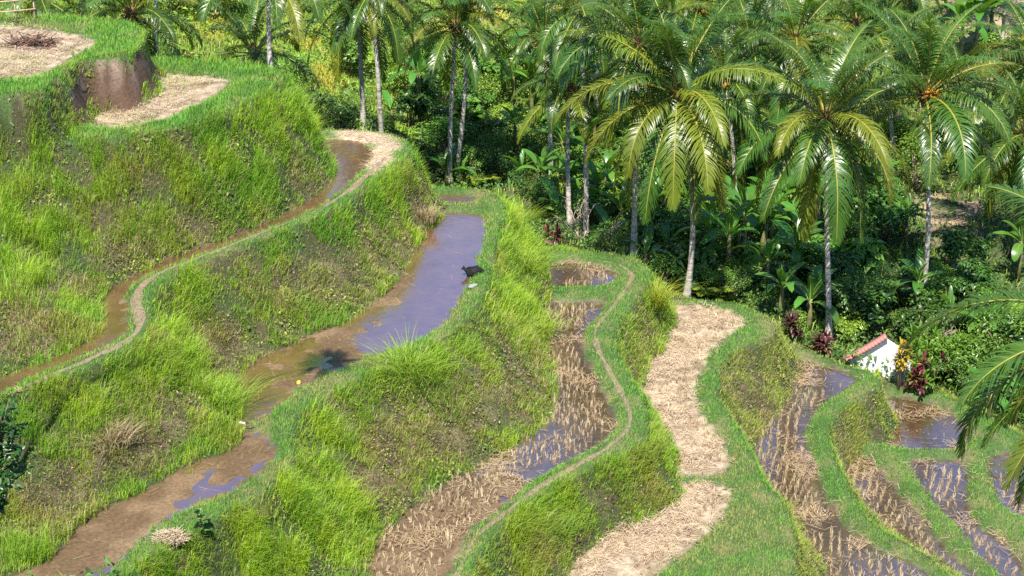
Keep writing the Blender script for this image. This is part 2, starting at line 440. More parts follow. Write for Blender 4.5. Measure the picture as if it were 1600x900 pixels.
def leaf_mat(name, color=None, trans=(.2, .3, .02), tfac=.3, rough=.4, spec=.4, hue_var=0.0, val_var=0.0, attr=False, trans_gain=(1.5, 1.4, .6), mottling=0.0):
    """A thin leaf: glossy reflection plus light let through from behind."""
    m, n, l, out = new_mat(name)
    p = princ(n, color or (.1, .2, .03), rough, spec)
    t = n.new('ShaderNodeBsdfTranslucent')
    mx = n.new('ShaderNodeMixShader')
    mx.inputs[0].default_value = tfac
    src = None
    if attr:
        a = n.new('ShaderNodeAttribute')
        a.attribute_name = 'Col'
        src = a.outputs['Color']
    else:
        c = n.new('ShaderNodeRGB')
        c.outputs[0].default_value = (*color, 1)
        src = c.outputs[0]
    if mottling:
        no = noise_node(n, l, 2.5, 3)
        mr = n.new('ShaderNodeMapRange')
        mr.inputs[1].default_value, mr.inputs[2].default_value = .3, .7
        mr.inputs[3].default_value, mr.inputs[4].default_value = 1 - mottling, 1 + mottling
        l.new(no.outputs[0], mr.inputs[0])
        hm = n.new('ShaderNodeHueSaturation')
        l.new(mr.outputs[0], hm.inputs['Value'])
        l.new(src, hm.inputs['Color'])
        src = hm.outputs[0]
    if hue_var or val_var:
        oi = n.new('ShaderNodeObjectInfo')
        hs = n.new('ShaderNodeHueSaturation')
        m1 = n.new('ShaderNodeMapRange')
        m1.inputs[3].default_value, m1.inputs[4].default_value = .5 - hue_var, .5 + hue_var
        l.new(oi.outputs['Random'], m1.inputs[0])
        l.new(m1.outputs[0], hs.inputs['Hue'])
        sc = n.new('ShaderNodeMath')
        sc.operation = 'MULTIPLY'
        sc.inputs[1].default_value = 7.13
        fr = n.new('ShaderNodeMath')
        fr.operation = 'FRACT'
        l.new(oi.outputs['Random'], sc.inputs[0])
        l.new(sc.outputs[0], fr.inputs[0])
        m2 = n.new('ShaderNodeMapRange')
        m2.inputs[3].default_value, m2.inputs[4].default_value = 1 - val_var, 1 + val_var
        l.new(fr.outputs[0], m2.inputs[0])
        l.new(m2.outputs[0], hs.inputs['Value'])
        l.new(src, hs.inputs['Color'])
        src = hs.outputs[0]
    l.new(src, p.inputs['Base Color'])
    mul = n.new('ShaderNodeMixRGB')
    mul.blend_type = 'MULTIPLY'
    mul.inputs[0].default_value = 1
    mul.inputs[2].default_value = (*trans_gain, 1)
    l.new(src, mul.inputs[1])
    l.new(mul.outputs[0], t.inputs['Color'])
    l.new(p.outputs[0], mx.inputs[1])
    l.new(t.outputs[0], mx.inputs[2])
    l.new(mx.outputs[0], out.inputs[0])
    return m

def mesh_np(name, V, F3=None, F4=None, mats=(), colors=None, smooth=False, midx3=None, midx4=None, link=True):
    """A mesh object from arrays of corners, triangles and quads."""
    V = np.asarray(V, np.float32).reshape(-1, 3)
    F3 = np.zeros((0, 3), np.int32) if F3 is None or len(F3) == 0 else np.asarray(F3, np.int32).reshape(-1, 3)
    F4 = np.zeros((0, 4), np.int32) if F4 is None or len(F4) == 0 else np.asarray(F4, np.int32).reshape(-1, 4)
    me = bpy.data.meshes.new(name)
    me.vertices.add(len(V))
    me.vertices.foreach_set('co', V.ravel())
    loops = np.concatenate([F4.ravel(), F3.ravel()]).astype(np.int32)
    me.loops.add(len(loops))
    me.loops.foreach_set('vertex_index', loops)
    starts = np.concatenate([np.arange(len(F4)) * 4, len(F4) * 4 + np.arange(len(F3)) * 3]).astype(np.int32)
    me.polygons.add(len(starts))
    me.polygons.foreach_set('loop_start', starts)
    if midx3 is not None or midx4 is not None:
        a = np.zeros(len(F4), np.int32) if midx4 is None else np.asarray(midx4, np.int32)
        b = np.zeros(len(F3), np.int32) if midx3 is None else np.asarray(midx3, np.int32)
        me.polygons.foreach_set('material_index', np.concatenate([a, b]).astype(np.int32))
    if smooth:
        me.polygons.foreach_set('use_smooth', np.ones(len(starts), bool))
    me.update(calc_edges=True)
    if colors is not None:
        at = me.color_attributes.new('Col', 'FLOAT_COLOR', 'POINT')
        c = np.ones((len(V), 4), np.float32)
        c[:, :colors.shape[1]] = colors
        at.data.foreach_set('color', c.ravel())
    for mt in mats:
        me.materials.append(mt)
    if not link:
        return me
    o = bpy.data.objects.new(name, me)
    col.objects.link(o)
    return o

def mobj(name, me, parent=None, loc=None):
    o = bpy.data.objects.new(name, me)
    col.objects.link(o)
    if parent is not None:
        o.parent = parent
    if loc is not None:
        o.location = loc
    return o

def tag(o, label=None, cat=None, group=None, kind=None):
    for k, v in (('label', label), ('category', cat), ('group', group), ('kind', kind)):
        if v:
            o[k] = v
    return o

def thing(name, label, cat, loc=(0, 0, 0), rotz=0.0, group=None, scale=1.0):
    o = bpy.data.objects.new(name, None)
    col.objects.link(o)
    o.empty_display_size = 0.3
    o.location = loc
    o.rotation_euler = (0, 0, rotz)
    o.scale = (scale,) * 3
    return tag(o, label, cat, group)

class MB:
    """Collects corners and faces of one mesh."""
    def __init__(s):
        s.v, s.f3, s.f4, s.m3, s.m4, s.n = [], [], [], [], [], 0

    def add(s, V, F3=(), F4=(), mi=0):
        V = np.asarray(V, float).reshape(-1, 3)
        s.v.append(V)
        F3 = np.asarray(F3, int).reshape(-1, 3)
        F4 = np.asarray(F4, int).reshape(-1, 4)
        s.f3.append(F3 + s.n)
        s.f4.append(F4 + s.n)
        s.m3.append(np.full(len(F3), mi))
        s.m4.append(np.full(len(F4), mi))
        s.n += len(V)

    def tube(s, pts, rad, sides=8, mi=0, cap=True):
        pts = np.asarray(pts, float)
        n = len(pts)
        rad = np.broadcast_to(np.asarray(rad, float), (n,))
        T = np.gradient(pts, axis=0)
        T /= np.linalg.norm(T, axis=1)[:, None] + 1e-9
        ref = np.array([1.0, 0, 0]) if abs(T[0, 0]) < .8 else np.array([0, 1.0, 0])
        A = ref - T * (T @ ref)[:, None]
        A /= np.linalg.norm(A, axis=1)[:, None] + 1e-9
        B = np.cross(T, A)
        a = np.linspace(0, 2 * np.pi, sides, endpoint=False)
        V = pts[:, None] + rad[:, None, None] * (A[:, None] * np.cos(a)[None, :, None] + B[:, None] * np.sin(a)[None, :, None])
        V = V.reshape(-1, 3)
        q = []
        for i in range(n - 1):
            for j in range(sides):
                j2 = (j + 1) % sides
                q.append((i * sides + j, i * sides + j2, (i + 1) * sides + j2, (i + 1) * sides + j))
        f3 = []
        if cap:
            V = np.concatenate([V, pts[:1], pts[-1:]])
            b0, b1 = n * sides, n * sides + 1
            for j in range(sides):
                j2 = (j + 1) % sides
                f3 += [(b0, j2, j), (b1, (n - 1) * sides + j, (n - 1) * sides + j2)]
        s.add(V, f3, q, mi)

    def ball(s, c, r, seg=8, rings=6, mi=0):
        r = np.broadcast_to(np.asarray(r, float), (3,))
        th = np.linspace(0, np.pi, rings + 1)
        ph = np.linspace(0, 2 * np.pi, seg, endpoint=False)
        V = np.array([[np.sin(t) * np.cos(p), np.sin(t) * np.sin(p), np.cos(t)] for t in th for p in ph]) * r + np.asarray(c)
        q = [(i * seg + j, (i + 1) * seg + j, (i + 1) * seg + (j + 1) % seg, i * seg + (j + 1) % seg) for i in range(rings) for j in range(seg)]
        s.add(V, (), q, mi)

    def box(s, lo, hi, mi=0):
        (a, b, c), (d, e, f) = lo, hi
        V = [(a, b, c), (d, b, c), (d, e, c), (a, e, c), (a, b, f), (d, b, f), (d, e, f), (a, e, f)]
        s.add(V, (), [(0, 3, 2, 1), (4, 5, 6, 7), (0, 1, 5, 4), (1, 2, 6, 5), (2, 3, 7, 6), (3, 0, 4, 7)], mi)

    def mesh(s, name, mats, smooth=False):
        return mesh_np(name, np.concatenate(s.v), np.concatenate(s.f3), np.concatenate(s.f4), mats, smooth=smooth,
                       midx3=np.concatenate(s.m3), midx4=np.concatenate(s.m4), link=False)

def mixc(a, b, t):
    return np.asarray(a)[None] * (1 - t[..., None]) + np.asarray(b)[None] * t[..., None] if np.ndim(t) else np.asarray(a) * (1 - t) + np.asarray(b) * t

def lerp3(A, B, t):
    return A * (1 - t[..., None]) + np.asarray(B, float) * t[..., None]

# ------------------------------------------------------------------ the ground sheet
def build_ground():
    n1, n2, n3 = fbm(X, Y, 3.5, 140), fbm(X, Y, 0.8, 141), fbm(X, Y, 0.35, 142, 2)
    C = np.zeros(X.shape + (3,))
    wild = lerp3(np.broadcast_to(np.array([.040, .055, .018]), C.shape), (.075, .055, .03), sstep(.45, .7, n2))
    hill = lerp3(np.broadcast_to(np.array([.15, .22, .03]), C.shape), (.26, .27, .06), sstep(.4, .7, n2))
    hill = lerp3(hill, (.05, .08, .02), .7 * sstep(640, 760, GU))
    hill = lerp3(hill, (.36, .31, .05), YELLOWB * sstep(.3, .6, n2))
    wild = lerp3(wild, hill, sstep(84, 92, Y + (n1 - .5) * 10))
    wild = lerp3(wild, (.30, .20, .13), REDSLOPE * sstep(.25, .5, n2))
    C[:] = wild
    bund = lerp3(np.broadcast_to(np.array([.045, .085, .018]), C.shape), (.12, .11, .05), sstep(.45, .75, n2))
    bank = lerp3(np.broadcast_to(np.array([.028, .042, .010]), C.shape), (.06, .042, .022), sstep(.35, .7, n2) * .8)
    bank = lerp3(bank, lerp3(np.broadcast_to(np.array([.055, .038, .025]), C.shape), (.15, .11, .07), sstep(.4, .6, n3)), np.clip(DRY * 1.2, 0, 1))
    earth = lerp3(np.broadcast_to(np.array([.085, .046, .026]), C.shape), (.22, .15, .11), sstep(.36, .62, n3) * sstep(4.0, 4.9, S))
    earth = lerp3(earth, (.05, .03, .018), sstep(.55, .75, n2) * .7)
    bank = lerp3(bank, earth, EARTH)
    mud = lerp3(np.broadcast_to(np.array([.13, .078, .036]), C.shape), (.21, .135, .07), sstep(.4, .7, n2))
    mud = lerp3(mud, lerp3(np.broadcast_to(np.array([.075, .048, .028]), C.shape), (.13, .09, .055), sstep(.4, .7, n3)), 1.0 * (lvl >= 4) * (1 - .75 * (lvl == 4) * sstep(720, 800, GV)))
    mud = mud * .8
    dryf = lerp3(np.broadcast_to(np.array([.20, .14, .09]), C.shape), (.36, .28, .19), sstep(.4, .65, n3))
    dryf = lerp3(dryf, (.20, .22, .08), sstep(.5, .75, n1) * .5 * (lvl < 2))
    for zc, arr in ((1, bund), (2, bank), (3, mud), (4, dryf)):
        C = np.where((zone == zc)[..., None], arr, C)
    C = lerp3(C, (.42, .32, .22), STRAWPATH)
    idx = np.arange(NX * NY).reshape(NY, NX)
    F = np.stack([idx[:-1, :-1], idx[:-1, 1:], idx[1:, 1:], idx[1:, :-1]], -1).reshape(-1, 4)
    V = np.stack([X, Y, S], -1).reshape(-1, 3)
    m, n, l, out = new_mat('ground')
    p = princ(n, (.1, .1, .05), .9, .45)
    a = n.new('ShaderNodeAttribute')
    a.attribute_name = 'Col'
    no = noise_node(n, l, 9.0, 6, .65)
    mr = n.new('ShaderNodeMapRange')
    mr.inputs[1].default_value, mr.inputs[2].default_value, mr.inputs[3].default_value, mr.inputs[4].default_value = .3, .7, .62, 1.35
    l.new(no.outputs[0], mr.inputs[0])
    hs = n.new('ShaderNodeHueSaturation')
    l.new(mr.outputs[0], hs.inputs['Value'])
    l.new(a.outputs['Color'], hs.inputs['Color'])
    l.new(hs.outputs[0], p.inputs['Base Color'])
    w = n.new('ShaderNodeAttribute')
    w.attribute_name = 'Wet'
    mw = n.new('ShaderNodeMapRange')
    mw.inputs[3].default_value, mw.inputs[4].default_value = .92, .22
    l.new(w.outputs['Fac'], mw.inputs[0])
    l.new(mw.outputs[0], p.inputs['Roughness'])
    b = n.new('ShaderNodeBump')
    b.inputs['Strength'].default_value = .6
    b.inputs['Distance'].default_value = .06
    l.new(no.outputs[0], b.inputs['Height'])
    l.new(b.outputs[0], p.inputs['Normal'])
    l.new(p.outputs[0], out.inputs[0])
    o = mesh_np('terrain', V, None, F, [m], C.reshape(-1, 3), smooth=True)
    at = o.data.attributes.new('Wet', 'FLOAT', 'POINT')
    at.data.foreach_set('value', wet.reshape(-1).astype(np.float32))
    tag(o, 'stepped rice terraces with grassy banks going down to a palm grove', None, None, 'structure')
build_ground()

# the bare earth face cut into the corner of the topmost terrace
def build_cut():
    top = on_level([(106, 118), (118, 98), (160, 93), (205, 88), (217, 72), (222, 54)], 5.36)
    foot = on_level([(122, 180), (130, 168), (172, 164), (216, 152), (240, 134), (238, 112)], 3.48)
    def resample(p, n):
        L = np.concatenate([[0], np.cumsum(np.hypot(*np.diff(p, axis=0).T))])
        q = np.linspace(0, L[-1], n)
        return np.stack([np.interp(q, L, p[:, 0]), np.interp(q, L, p[:, 1])], -1)
    n, k = 90, 46
    a, b = resample(top, n), resample(foot, n)
    f = np.linspace(0, 1, k)[:, None]
    x = a[None, :, 0] * (1 - f) + b[None, :, 0] * f
    y = a[None, :, 1] * (1 - f) + b[None, :, 1] * f
    z = 5.40 * (1 - f ** .92) + 3.45 * f ** .92 + 0 * x
    out = np.stack([b[:, 0] - a[:, 0], b[:, 1] - a[:, 1]], -1)
    out = out / (np.linalg.norm(out, axis=1)[:, None] + 1e-6)
    s_ = np.linspace(0, 5, n)[None, :] + 0 * z + .4 * z
    w = .50 + .34 * (fbm(s_ * 1.0 + 3, z * .7, .9, 150) - .5) + .40 * (fbm(s_, z, .35, 151) - .5) + .10 * np.sin(np.pi * f)
    x = x + out[None, :, 0] * w
    y = y + out[None, :, 1] * w
    c = lerp3(np.broadcast_to(np.array([.070, .036, .020]), x.shape + (3,)), (.115, .066, .040), sstep(.35, .65, fbm(s_, z, .5, 152)))
    c = lerp3(c, (.28, .18, .11), sstep(.35, .65, fbm(s_, z, .22, 153)) * sstep(.75, .25, f + .25 * (fbm(s_, z, 1.0, 154) - .5)))
    c = lerp3(c, (.03, .017, .010), sstep(.52, .75, fbm(s_, z, .35, 155)) * .8)
    idx = np.arange(n * k).reshape(k, n)
    F = np.stack([idx[:-1, :-1], idx[1:, :-1], idx[1:, 1:], idx[:-1, 1:]], -1).reshape(-1, 4)
    o = mesh_np('earth_bank', np.stack([x, y, z], -1).reshape(-1, 3), None, F, [bpy.data.materials['ground']], c.reshape(-1, 3), smooth=True)
    g = np.random.default_rng(3)
    m_ = 420
    q = g.integers(2, n - 1, m_)
    P = np.stack([x[0, q], y[0, q], z[0, q] - .02], -1) + g.normal(size=(m_, 3)) * .05
    global CUT_EDGE
    CUT_EDGE = (P, np.column_stack([out[q], np.zeros(m_)]))
    tag(o, 'bare brown earth face cut into the corner of the topmost terrace', None, None, 'structure')
build_cut()

# water standing in the paddies
def water_mat(name, c0, c1, ior):
    m, n, l, out = new_mat(name)
    p = n.new('ShaderNodeBsdfDiffuse')
    gl = n.new('ShaderNodeBsdfGlossy')
    gl.inputs['Roughness'].default_value = .07
    gl.inputs['Color'].default_value = (1, .95, .98, 1)
    no = noise_node(n, l, 1.3, 5, .65)
    rp = ramp(n, l, no.outputs[0], [(.3, c0), (.7, c1)])
    l.new(rp.outputs[0], p.inputs['Color'])
    n2 = noise_node(n, l, 4.0, 4)
    b = n.new('ShaderNodeBump')
    b.inputs['Strength'].default_value = .16
    b.inputs['Distance'].default_value = .05
    l.new(n2.outputs[0], b.inputs['Height'])
    l.new(b.outputs[0], gl.inputs['Normal'])
    fr = n.new('ShaderNodeFresnel')
    fr.inputs['IOR'].default_value = ior
    mx = n.new('ShaderNodeMixShader')
    l.new(fr.outputs[0], mx.inputs[0])
    l.new(p.outputs[0], mx.inputs[1])
    l.new(gl.outputs[0], mx.inputs[2])
    l.new(mx.outputs[0], out.inputs[0])
    return m

def build_water():
    brown = water_mat('muddy_water', (.080, .038, .022), (.13, .066, .036), 4.6)
    black = water_mat('dark_paddy_water', (.045, .028, .016), (.095, .060, .028), 3.4)
    from mathutils.geometry import tessellate_polygon
    names = {2: 'shallow muddy water along the upper footpath', 3: 'brown water reflecting the sky in the long flooded terrace', 4: 'water among stubble beside the winding footpath', 6: 'water puddles in the narrow stubble terrace', 7: 'water in the lowest paddies on the right'}
    for (lv, depth, water, pw) in pad_polys:
        if not water:
            continue
        keep = pw
        # grown a little so that its edge runs into the bund
        c = np.roll(keep, -1, 0) - np.roll(keep, 1, 0)
        area = np.sum(keep[:, 0] * np.roll(keep[:, 1], -1) - keep[:, 1] * np.roll(keep[:, 0], -1))
        nrm = np.stack([c[:, 1], -c[:, 0]], -1) / (np.linalg.norm(c, axis=1)[:, None] + 1e-9) * (1 if area > 0 else -1)
        q = keep + nrm * 0.28
        z = Z[lv] - water
        tri = tessellate_polygon([[Vector((a, b_, 0)) for a, b_ in q]])
        tri = [t if (q[t[1]][0] - q[t[0]][0]) * (q[t[2]][1] - q[t[0]][1]) - (q[t[1]][1] - q[t[0]][1]) * (q[t[2]][0] - q[t[0]][0]) > 0 else (t[0], t[2], t[1]) for t in tri]
        V = np.column_stack([q, np.full(len(q), z)])
        o = mesh_np('water', V, tri, None, [brown if lv < 4 else black])
        tag(o, names[lv], None, None, 'structure')
build_water()

# trodden footpaths: strips lying on the bunds
def build_paths():
    m = plain_mat('trodden_earth', (.185, .135, .09), .9, .2, .35, 7, .5)
    for (lv, hw, p), nm in zip(path_lines, ('narrow trodden footpath winding along the upper bund', 'narrow trodden footpath winding along the bund beside the stubble terrace')):
        seg = np.concatenate([[0], np.cumsum(np.hypot(*np.diff(p, axis=0).T))])
        s = np.arange(0, seg[-1], .15)
        q = np.stack([np.interp(s, seg, p[:, 0]), np.interp(s, seg, p[:, 1])], -1)
        t = np.gradient(q, axis=0)
        t /= np.linalg.norm(t, axis=1)[:, None] + 1e-9
        nr = np.stack([-t[:, 1], t[:, 0]], -1)
        w = hw * (.35 + 1.2 * vnoise(s, s * 0, .6, 3)) 
        cen = (vnoise(s, s * 0, 1.1, 5) - .5) * .12
        rows = []
        for a in (-1, -.5, 0, .5, 1):
            e = q + nr * (cen + w * a)[:, None]
            rows.append(np.column_stack([e, height(e[:, 0], e[:, 1]) + (.022 if abs(a) < 1 else .006)]))
        V = np.stack(rows, 1)
        k = len(s)
        idx = np.arange(k * 5).reshape(k, 5)
        F = np.stack([idx[:-1, :-1], idx[:-1, 1:], idx[1:, 1:], idx[1:, :-1]], -1).reshape(-1, 4)
        tag(mesh_np('footpath', V, None, F[:, ::-1], [m], smooth=True), nm, None, None, 'structure')
build_paths()

# ------------------------------------------------------------------ grass, weeds, straw
def cells():
    """Centre, slope and fields of every cell of the ground sheet that the picture can see."""
    cx, cy = (X[:-1, :-1] + X[1:, 1:]) / 2, (Y[:-1, :-1] + Y[1:, 1:]) / 2
    dx, dy = X[1:, 1:] - X[:-1, :-1], Y[1:, 1:] - Y[:-1, :-1]
    av = lambda A: (A[:-1, :-1] + A[1:, :-1] + A[:-1, 1:] + A[1:, 1:]) / 4
    z = av(S)
    gx = ((S[:-1, 1:] + S[1:, 1:]) - (S[:-1, :-1] + S[1:, :-1])) / 2 / dx
    gy = ((S[1:, :-1] + S[1:, 1:]) - (S[:-1, :-1] + S[:-1, 1:])) / 2 / dy
    u, v, d = to_pix(np.stack([cx, cy, z], -1))
    ok = (u > -160) & (u < 1760) & (v > -60) & (v < 1010) & (cy > 18) & (cy < 190)
    f = dict(x=cx, y=cy, z=z, dx=dx, dy=dy, gx=gx, gy=gy, u=u, v=v, d=d, zone=zone[:-1, :-1], lvl=lvl[:-1, :-1], t=av(bank_t), dry=av(DRY), lush=av(LUSH),
             earth=av(EARTH), ed=av(edge_d), pd=av(path_d), sp=av(STRAWPATH), yel=av(YELLOWB), red=av(REDSLOPE), worn=av(WORN), fg=av(FIELD_GREEN), wet=av(wet))
    f = {k: a[ok] for k, a in f.items()}
    f['area'] = f['dx'] * f['dy'] * np.minimum(np.sqrt(1 + f['gx'] ** 2 + f['gy'] ** 2), 3.0)
    return f
CE = cells()

def scatter(density):
    """Random places with DENSITY per square metre in every cell; returns cell index and places on the ground."""
    n = rng.poisson(np.maximum(density, 0) * CE['area'])
    i = np.repeat(np.arange(len(n)), n)
    x = CE['x'][i] + (rng.random(len(i)) - .5) * CE['dx'][i]
    y = CE['y'][i] + (rng.random(len(i)) - .5) * CE['dy'][i]
    return i, np.stack([x, y, height(x, y)], -1)

def blades(name, P, L, W, lean, C, mat, label, flat=0.0):
    """One mesh of bent grass blades: foot at P, length L, width W, leaning along LEAN."""
    n = len(P)
    a = rng.random(n) * 2 * np.pi
    side = np.stack([np.cos(a), np.sin(a), np.zeros(n)], -1)
    b = lean + np.stack([np.cos(a + 1.4), np.sin(a + 1.4), np.zeros(n)], -1) * (0.2 + 0.85 * rng.random(n) ** 1.5)[:, None]
    up = np.array([0, 0, 1.0])
    mid = P + L[:, None] * (up * (.52 * (1 - flat)) + b * .22)
    tip = P + L[:, None] * (up * (.80 * (1 - flat)) * (1 - .35 * rng.random(n))[:, None] + b * .62)
    w = side * W[:, None] / 2
    V = np.stack([P - w, P + w, mid - w * .85, mid + w * .85, tip], 1).reshape(-1, 3)
    k = np.arange(n)[:, None] * 5
    F4 = k + np.array([[0, 1, 3, 2]])
    F3 = k + np.array([[2, 3, 4]])
    o = mesh_np(name, V, F3, F4, [mat], np.repeat(C, 5, 0))
    return tag(o, label, None, None, 'stuff')

def leaflets(name, P, N, size, C, mat, label, asp=.55):
    """One mesh of small leaves: centre P, facing N."""
    n = len(P)
    N = N / (np.linalg.norm(N, axis=1)[:, None] + 1e-9)
    r = rng.normal(size=(n, 3))
    A = r - N * np.sum(r * N, 1)[:, None]
    A /= np.linalg.norm(A, axis=1)[:, None] + 1e-9
    B = np.cross(N, A)
    s = size[:, None]
    V = np.stack([P - A * s * .5, P + B * s * asp * .5 + N * s * .08, P + A * s * .5 - N * s * .12, P - B * s * asp * .5 + N * s * .08], 1).reshape(-1, 3)
    F3 = (np.arange(n)[:, None, None] * 4 + np.array([[[0, 1, 2], [0, 2, 3]]])).reshape(-1, 3)
    o = mesh_np(name, V, F3, None, [mat], np.repeat(C, 4, 0))
    return tag(o, label, None, None, 'stuff')

GRASS = leaf_mat('grass_blade', tfac=.42, rough=.55, spec=.25, attr=True, trans_gain=(1.3, 1.3, .6))
WEED = leaf_mat('weed_leaf', tfac=.30, rough=.45, spec=.35, attr=True, trans_gain=(1.3, 1.3, .6))
STRAW = leaf_mat('dry_straw', tfac=.12, rough=.7, spec=.2, attr=True, trans_gain=(1, 1, 1))
c3 = lambda *a: np.array(a, float)
LUSHC, LIME, MIDG, OLIVE, TAN, BROWN = c3(.12, .31, .025), c3(.36, .50, .04), c3(.21, .37, .035), c3(.30, .31, .055), c3(.54, .44, .24), c3(.24, .17, .10)

def pick(i, P, dry, lush, big=3.0, seed=200):
    """Blade colours: patches of lush, lime, olive and dead grass."""
    a, b = fbm(P[:, 0], P[:, 1], big, seed), fbm(P[:, 0], P[:, 1], .7, seed + 5)
    r = rng.random(len(P))
    C = np.repeat(MIDG[None], len(P), 0)
    C = lerp3(C, LUSHC, sstep(.5, .7, a) * .7)
    C = lerp3(C, LIME, np.clip(sstep(.5, .7, b) * .6 + lush * .45, 0, 1))
    C = lerp3(C, OLIVE, np.clip(sstep(.55, .75, fbm(P[:, 0], P[:, 1], 1.8, seed + 9)) * .7 + dry * .6, 0, 1) * (1 - lush * .7))
    dead = r < .07 + .10 * sstep(.5, .7, fbm(P[:, 0], P[:, 1], 1.2, seed + 12)) * (1 - lush) + .45 * dry
    C = np.where(dead[:, None], lerp3(np.repeat(TAN[None], len(P), 0), BROWN, rng.random(len(P)) * .9), C)
    return C * (.72 + .56 * rng.random(len(P)))[:, None]

lod = np.clip((52 / CE['d']) ** 1.4, .12, 1.4)
wid = np.clip((CE['d'] / 52) ** .7, .8, 2.6)
zc = CE['zone']
slope_dir = np.stack([-CE['gx'], -CE['gy'], np.zeros(len(zc))], -1)
slope_dir /= np.maximum(np.linalg.norm(slope_dir, axis=1)[:, None], 1.0)

# short grass on the bunds and round the fields
dens = np.where(zc == 1, 420, 0) * np.where((CE['lvl'] >= 4) & (CE['ed'] < .12), .45, 1) * np.where(CE['pd'] < .9, .28, 1) * (1 - CE['sp']) * lod
dens = dens * np.where(CE['pd'] < 1.7, .6, 1)
i, P = scatter(dens)
C = pick(i, P, CE['dry'][i] * 0 + .10 * sstep(.45, .7, fbm(P[:, 0], P[:, 1], 2.2, 250)), CE['lush'][i] * .5, 3, 230)
C = lerp3(C, c3(.135, .35, .05), np.full(len(P), .65))
C = lerp3(C, c3(.07, .17, .025), .45 * sstep(.5, .72, fbm(P[:, 0], P[:, 1], .6, 257)))
wn_ = np.clip(CE['worn'][i] * sstep(.38, .55, fbm(P[:, 0], P[:, 1], 1.2, 251)) * 1.3 + .7 * sstep(.56, .68, fbm(P[:, 0], P[:, 1], 1.1, 252)), 0, 1)
C = lerp3(C, c3(.40, .35, .13), wn_ * (.35 + .6 * rng.random(len(P))))
gl = np.where(CE['lvl'][i] <= 1, 1.7, 1.0)
blades('bund_grass', P, (.06 + .13 * rng.random(len(P)) * (.5 + 1.1 * fbm(P[:, 0], P[:, 1], .5, 254))) * gl, .016 * wid[i], slope_dir[i] * .4, C, GRASS, 'short green grass on the bunds and footpath edges')

P_, o_ = CUT_EDGE
m_ = len(P_)
blades('edge_grass', P_, .22 + .22 * rng.random(m_), .02 + .01 * rng.random(m_), o_ * 1.5, lerp3(np.repeat(c3(.12, .27, .03)[None], m_, 0), c3(.26, .36, .05), rng.random(m_)), GRASS, 'grass hanging over the top of the bare earth cut', .5)
# long grass on the banks
low_bank = (CE['lvl'] >= 5) * 1.0
lushf = (1 - .75 * low_bank) * np.clip(CE['lush'] + .5 * sstep(.5, .7, fbm(CE['x'], CE['y'], 2.5, 260)) * (1 - CE['dry']), 0, 1)
tus = fbm(CE['x'], CE['y'], .75, 265)
dens = np.where(zc == 2, 420, 0) * (.45 + 1.1 * sstep(.38, .60, tus)) * (1 - .35 * CE['dry']) * (1 - CE['earth']) * lod
i, P = scatter(dens)
lu = lushf[i]
lb = low_bank[i]
L = (.11 + .18 * rng.random(len(P))) * np.where(rng.random(len(P)) < .15, 1.6, 1) * (1 + 1.2 * lu) * (.65 + .9 * sstep(.38, .66, tus[i])) * (1 - .25 * CE['dry'][i])
blades('bank_grass', P, L * (1 - .35 * lb), .0155 * wid[i], slope_dir[i] * .5, pick(i, P, np.maximum(CE['dry'][i], .5 * lb), lu, 3, 270), GRASS, 'long uneven grass hanging down the terrace banks')

# dead and stunted grass where the banks are dry
dens = np.where(zc == 2, 520 * CE['dry'], 0) * (1 - CE['earth']) * lod
i, P = scatter(dens)
t = rng.random(len(P))
C = lerp3(np.repeat(c3(.17, .115, .065)[None], len(P), 0), c3(.40, .31, .17), t)
C = np.where((rng.random(len(P)) < .42)[:, None], lerp3(np.repeat(c3(.13, .19, .03)[None], len(P), 0), c3(.27, .30, .05), t), C)
C = np.where((rng.random(len(P)) < .2)[:, None], c3(.055, .04, .028), C)
blades('dead_grass', P, .06 + .15 * rng.random(len(P)), .014 * wid[i], slope_dir[i] * .8, C, GRASS, 'dead and stunted grass on the dry lower faces of the banks')

# leafy weeds on the banks
cl = sstep(.50, .68, fbm(CE['x'], CE['y'], 1.1, 280))
dens = np.where(zc == 2, 20 + 150 * cl + 220 * CE['dry'] + 60 * (CE['t'] > .85), 0) * (1 - CE['earth']) * (1 - .6 * CE['lush']) * lod
i, P = scatter(dens)
h = rng.random(len(P)) * (.06 + .22 * cl[i])
P[:, 2] += h
C = np.repeat(c3(.10, .18, .022)[None], len(P), 0)
C = lerp3(C, c3(.25, .31, .035), sstep(.4, .7, fbm(P[:, 0], P[:, 1], .9, 290)))
br = rng.random(len(P)) < .12 + .5 * CE['dry'][i]
C = np.where(br[:, None], lerp3(np.repeat(c3(.16, .105, .06)[None], len(P), 0), c3(.36, .27, .16), rng.random(len(P))), C)
C *= (.6 + .7 * rng.random(len(P)))[:, None]
N = np.stack([-CE['gx'][i] * .5, -CE['gy'][i] * .5, np.ones(len(P))], -1) + rng.normal(size=(len(P), 3)) * .55
leaflets('weeds', P, N, (.03 + .13 * rng.random(len(P)) ** 2.2) * (1 - .4 * CE['dry'][i]) * wid[i], C, WEED, 'low leafy weeds and dead stalks growing on the terrace banks')

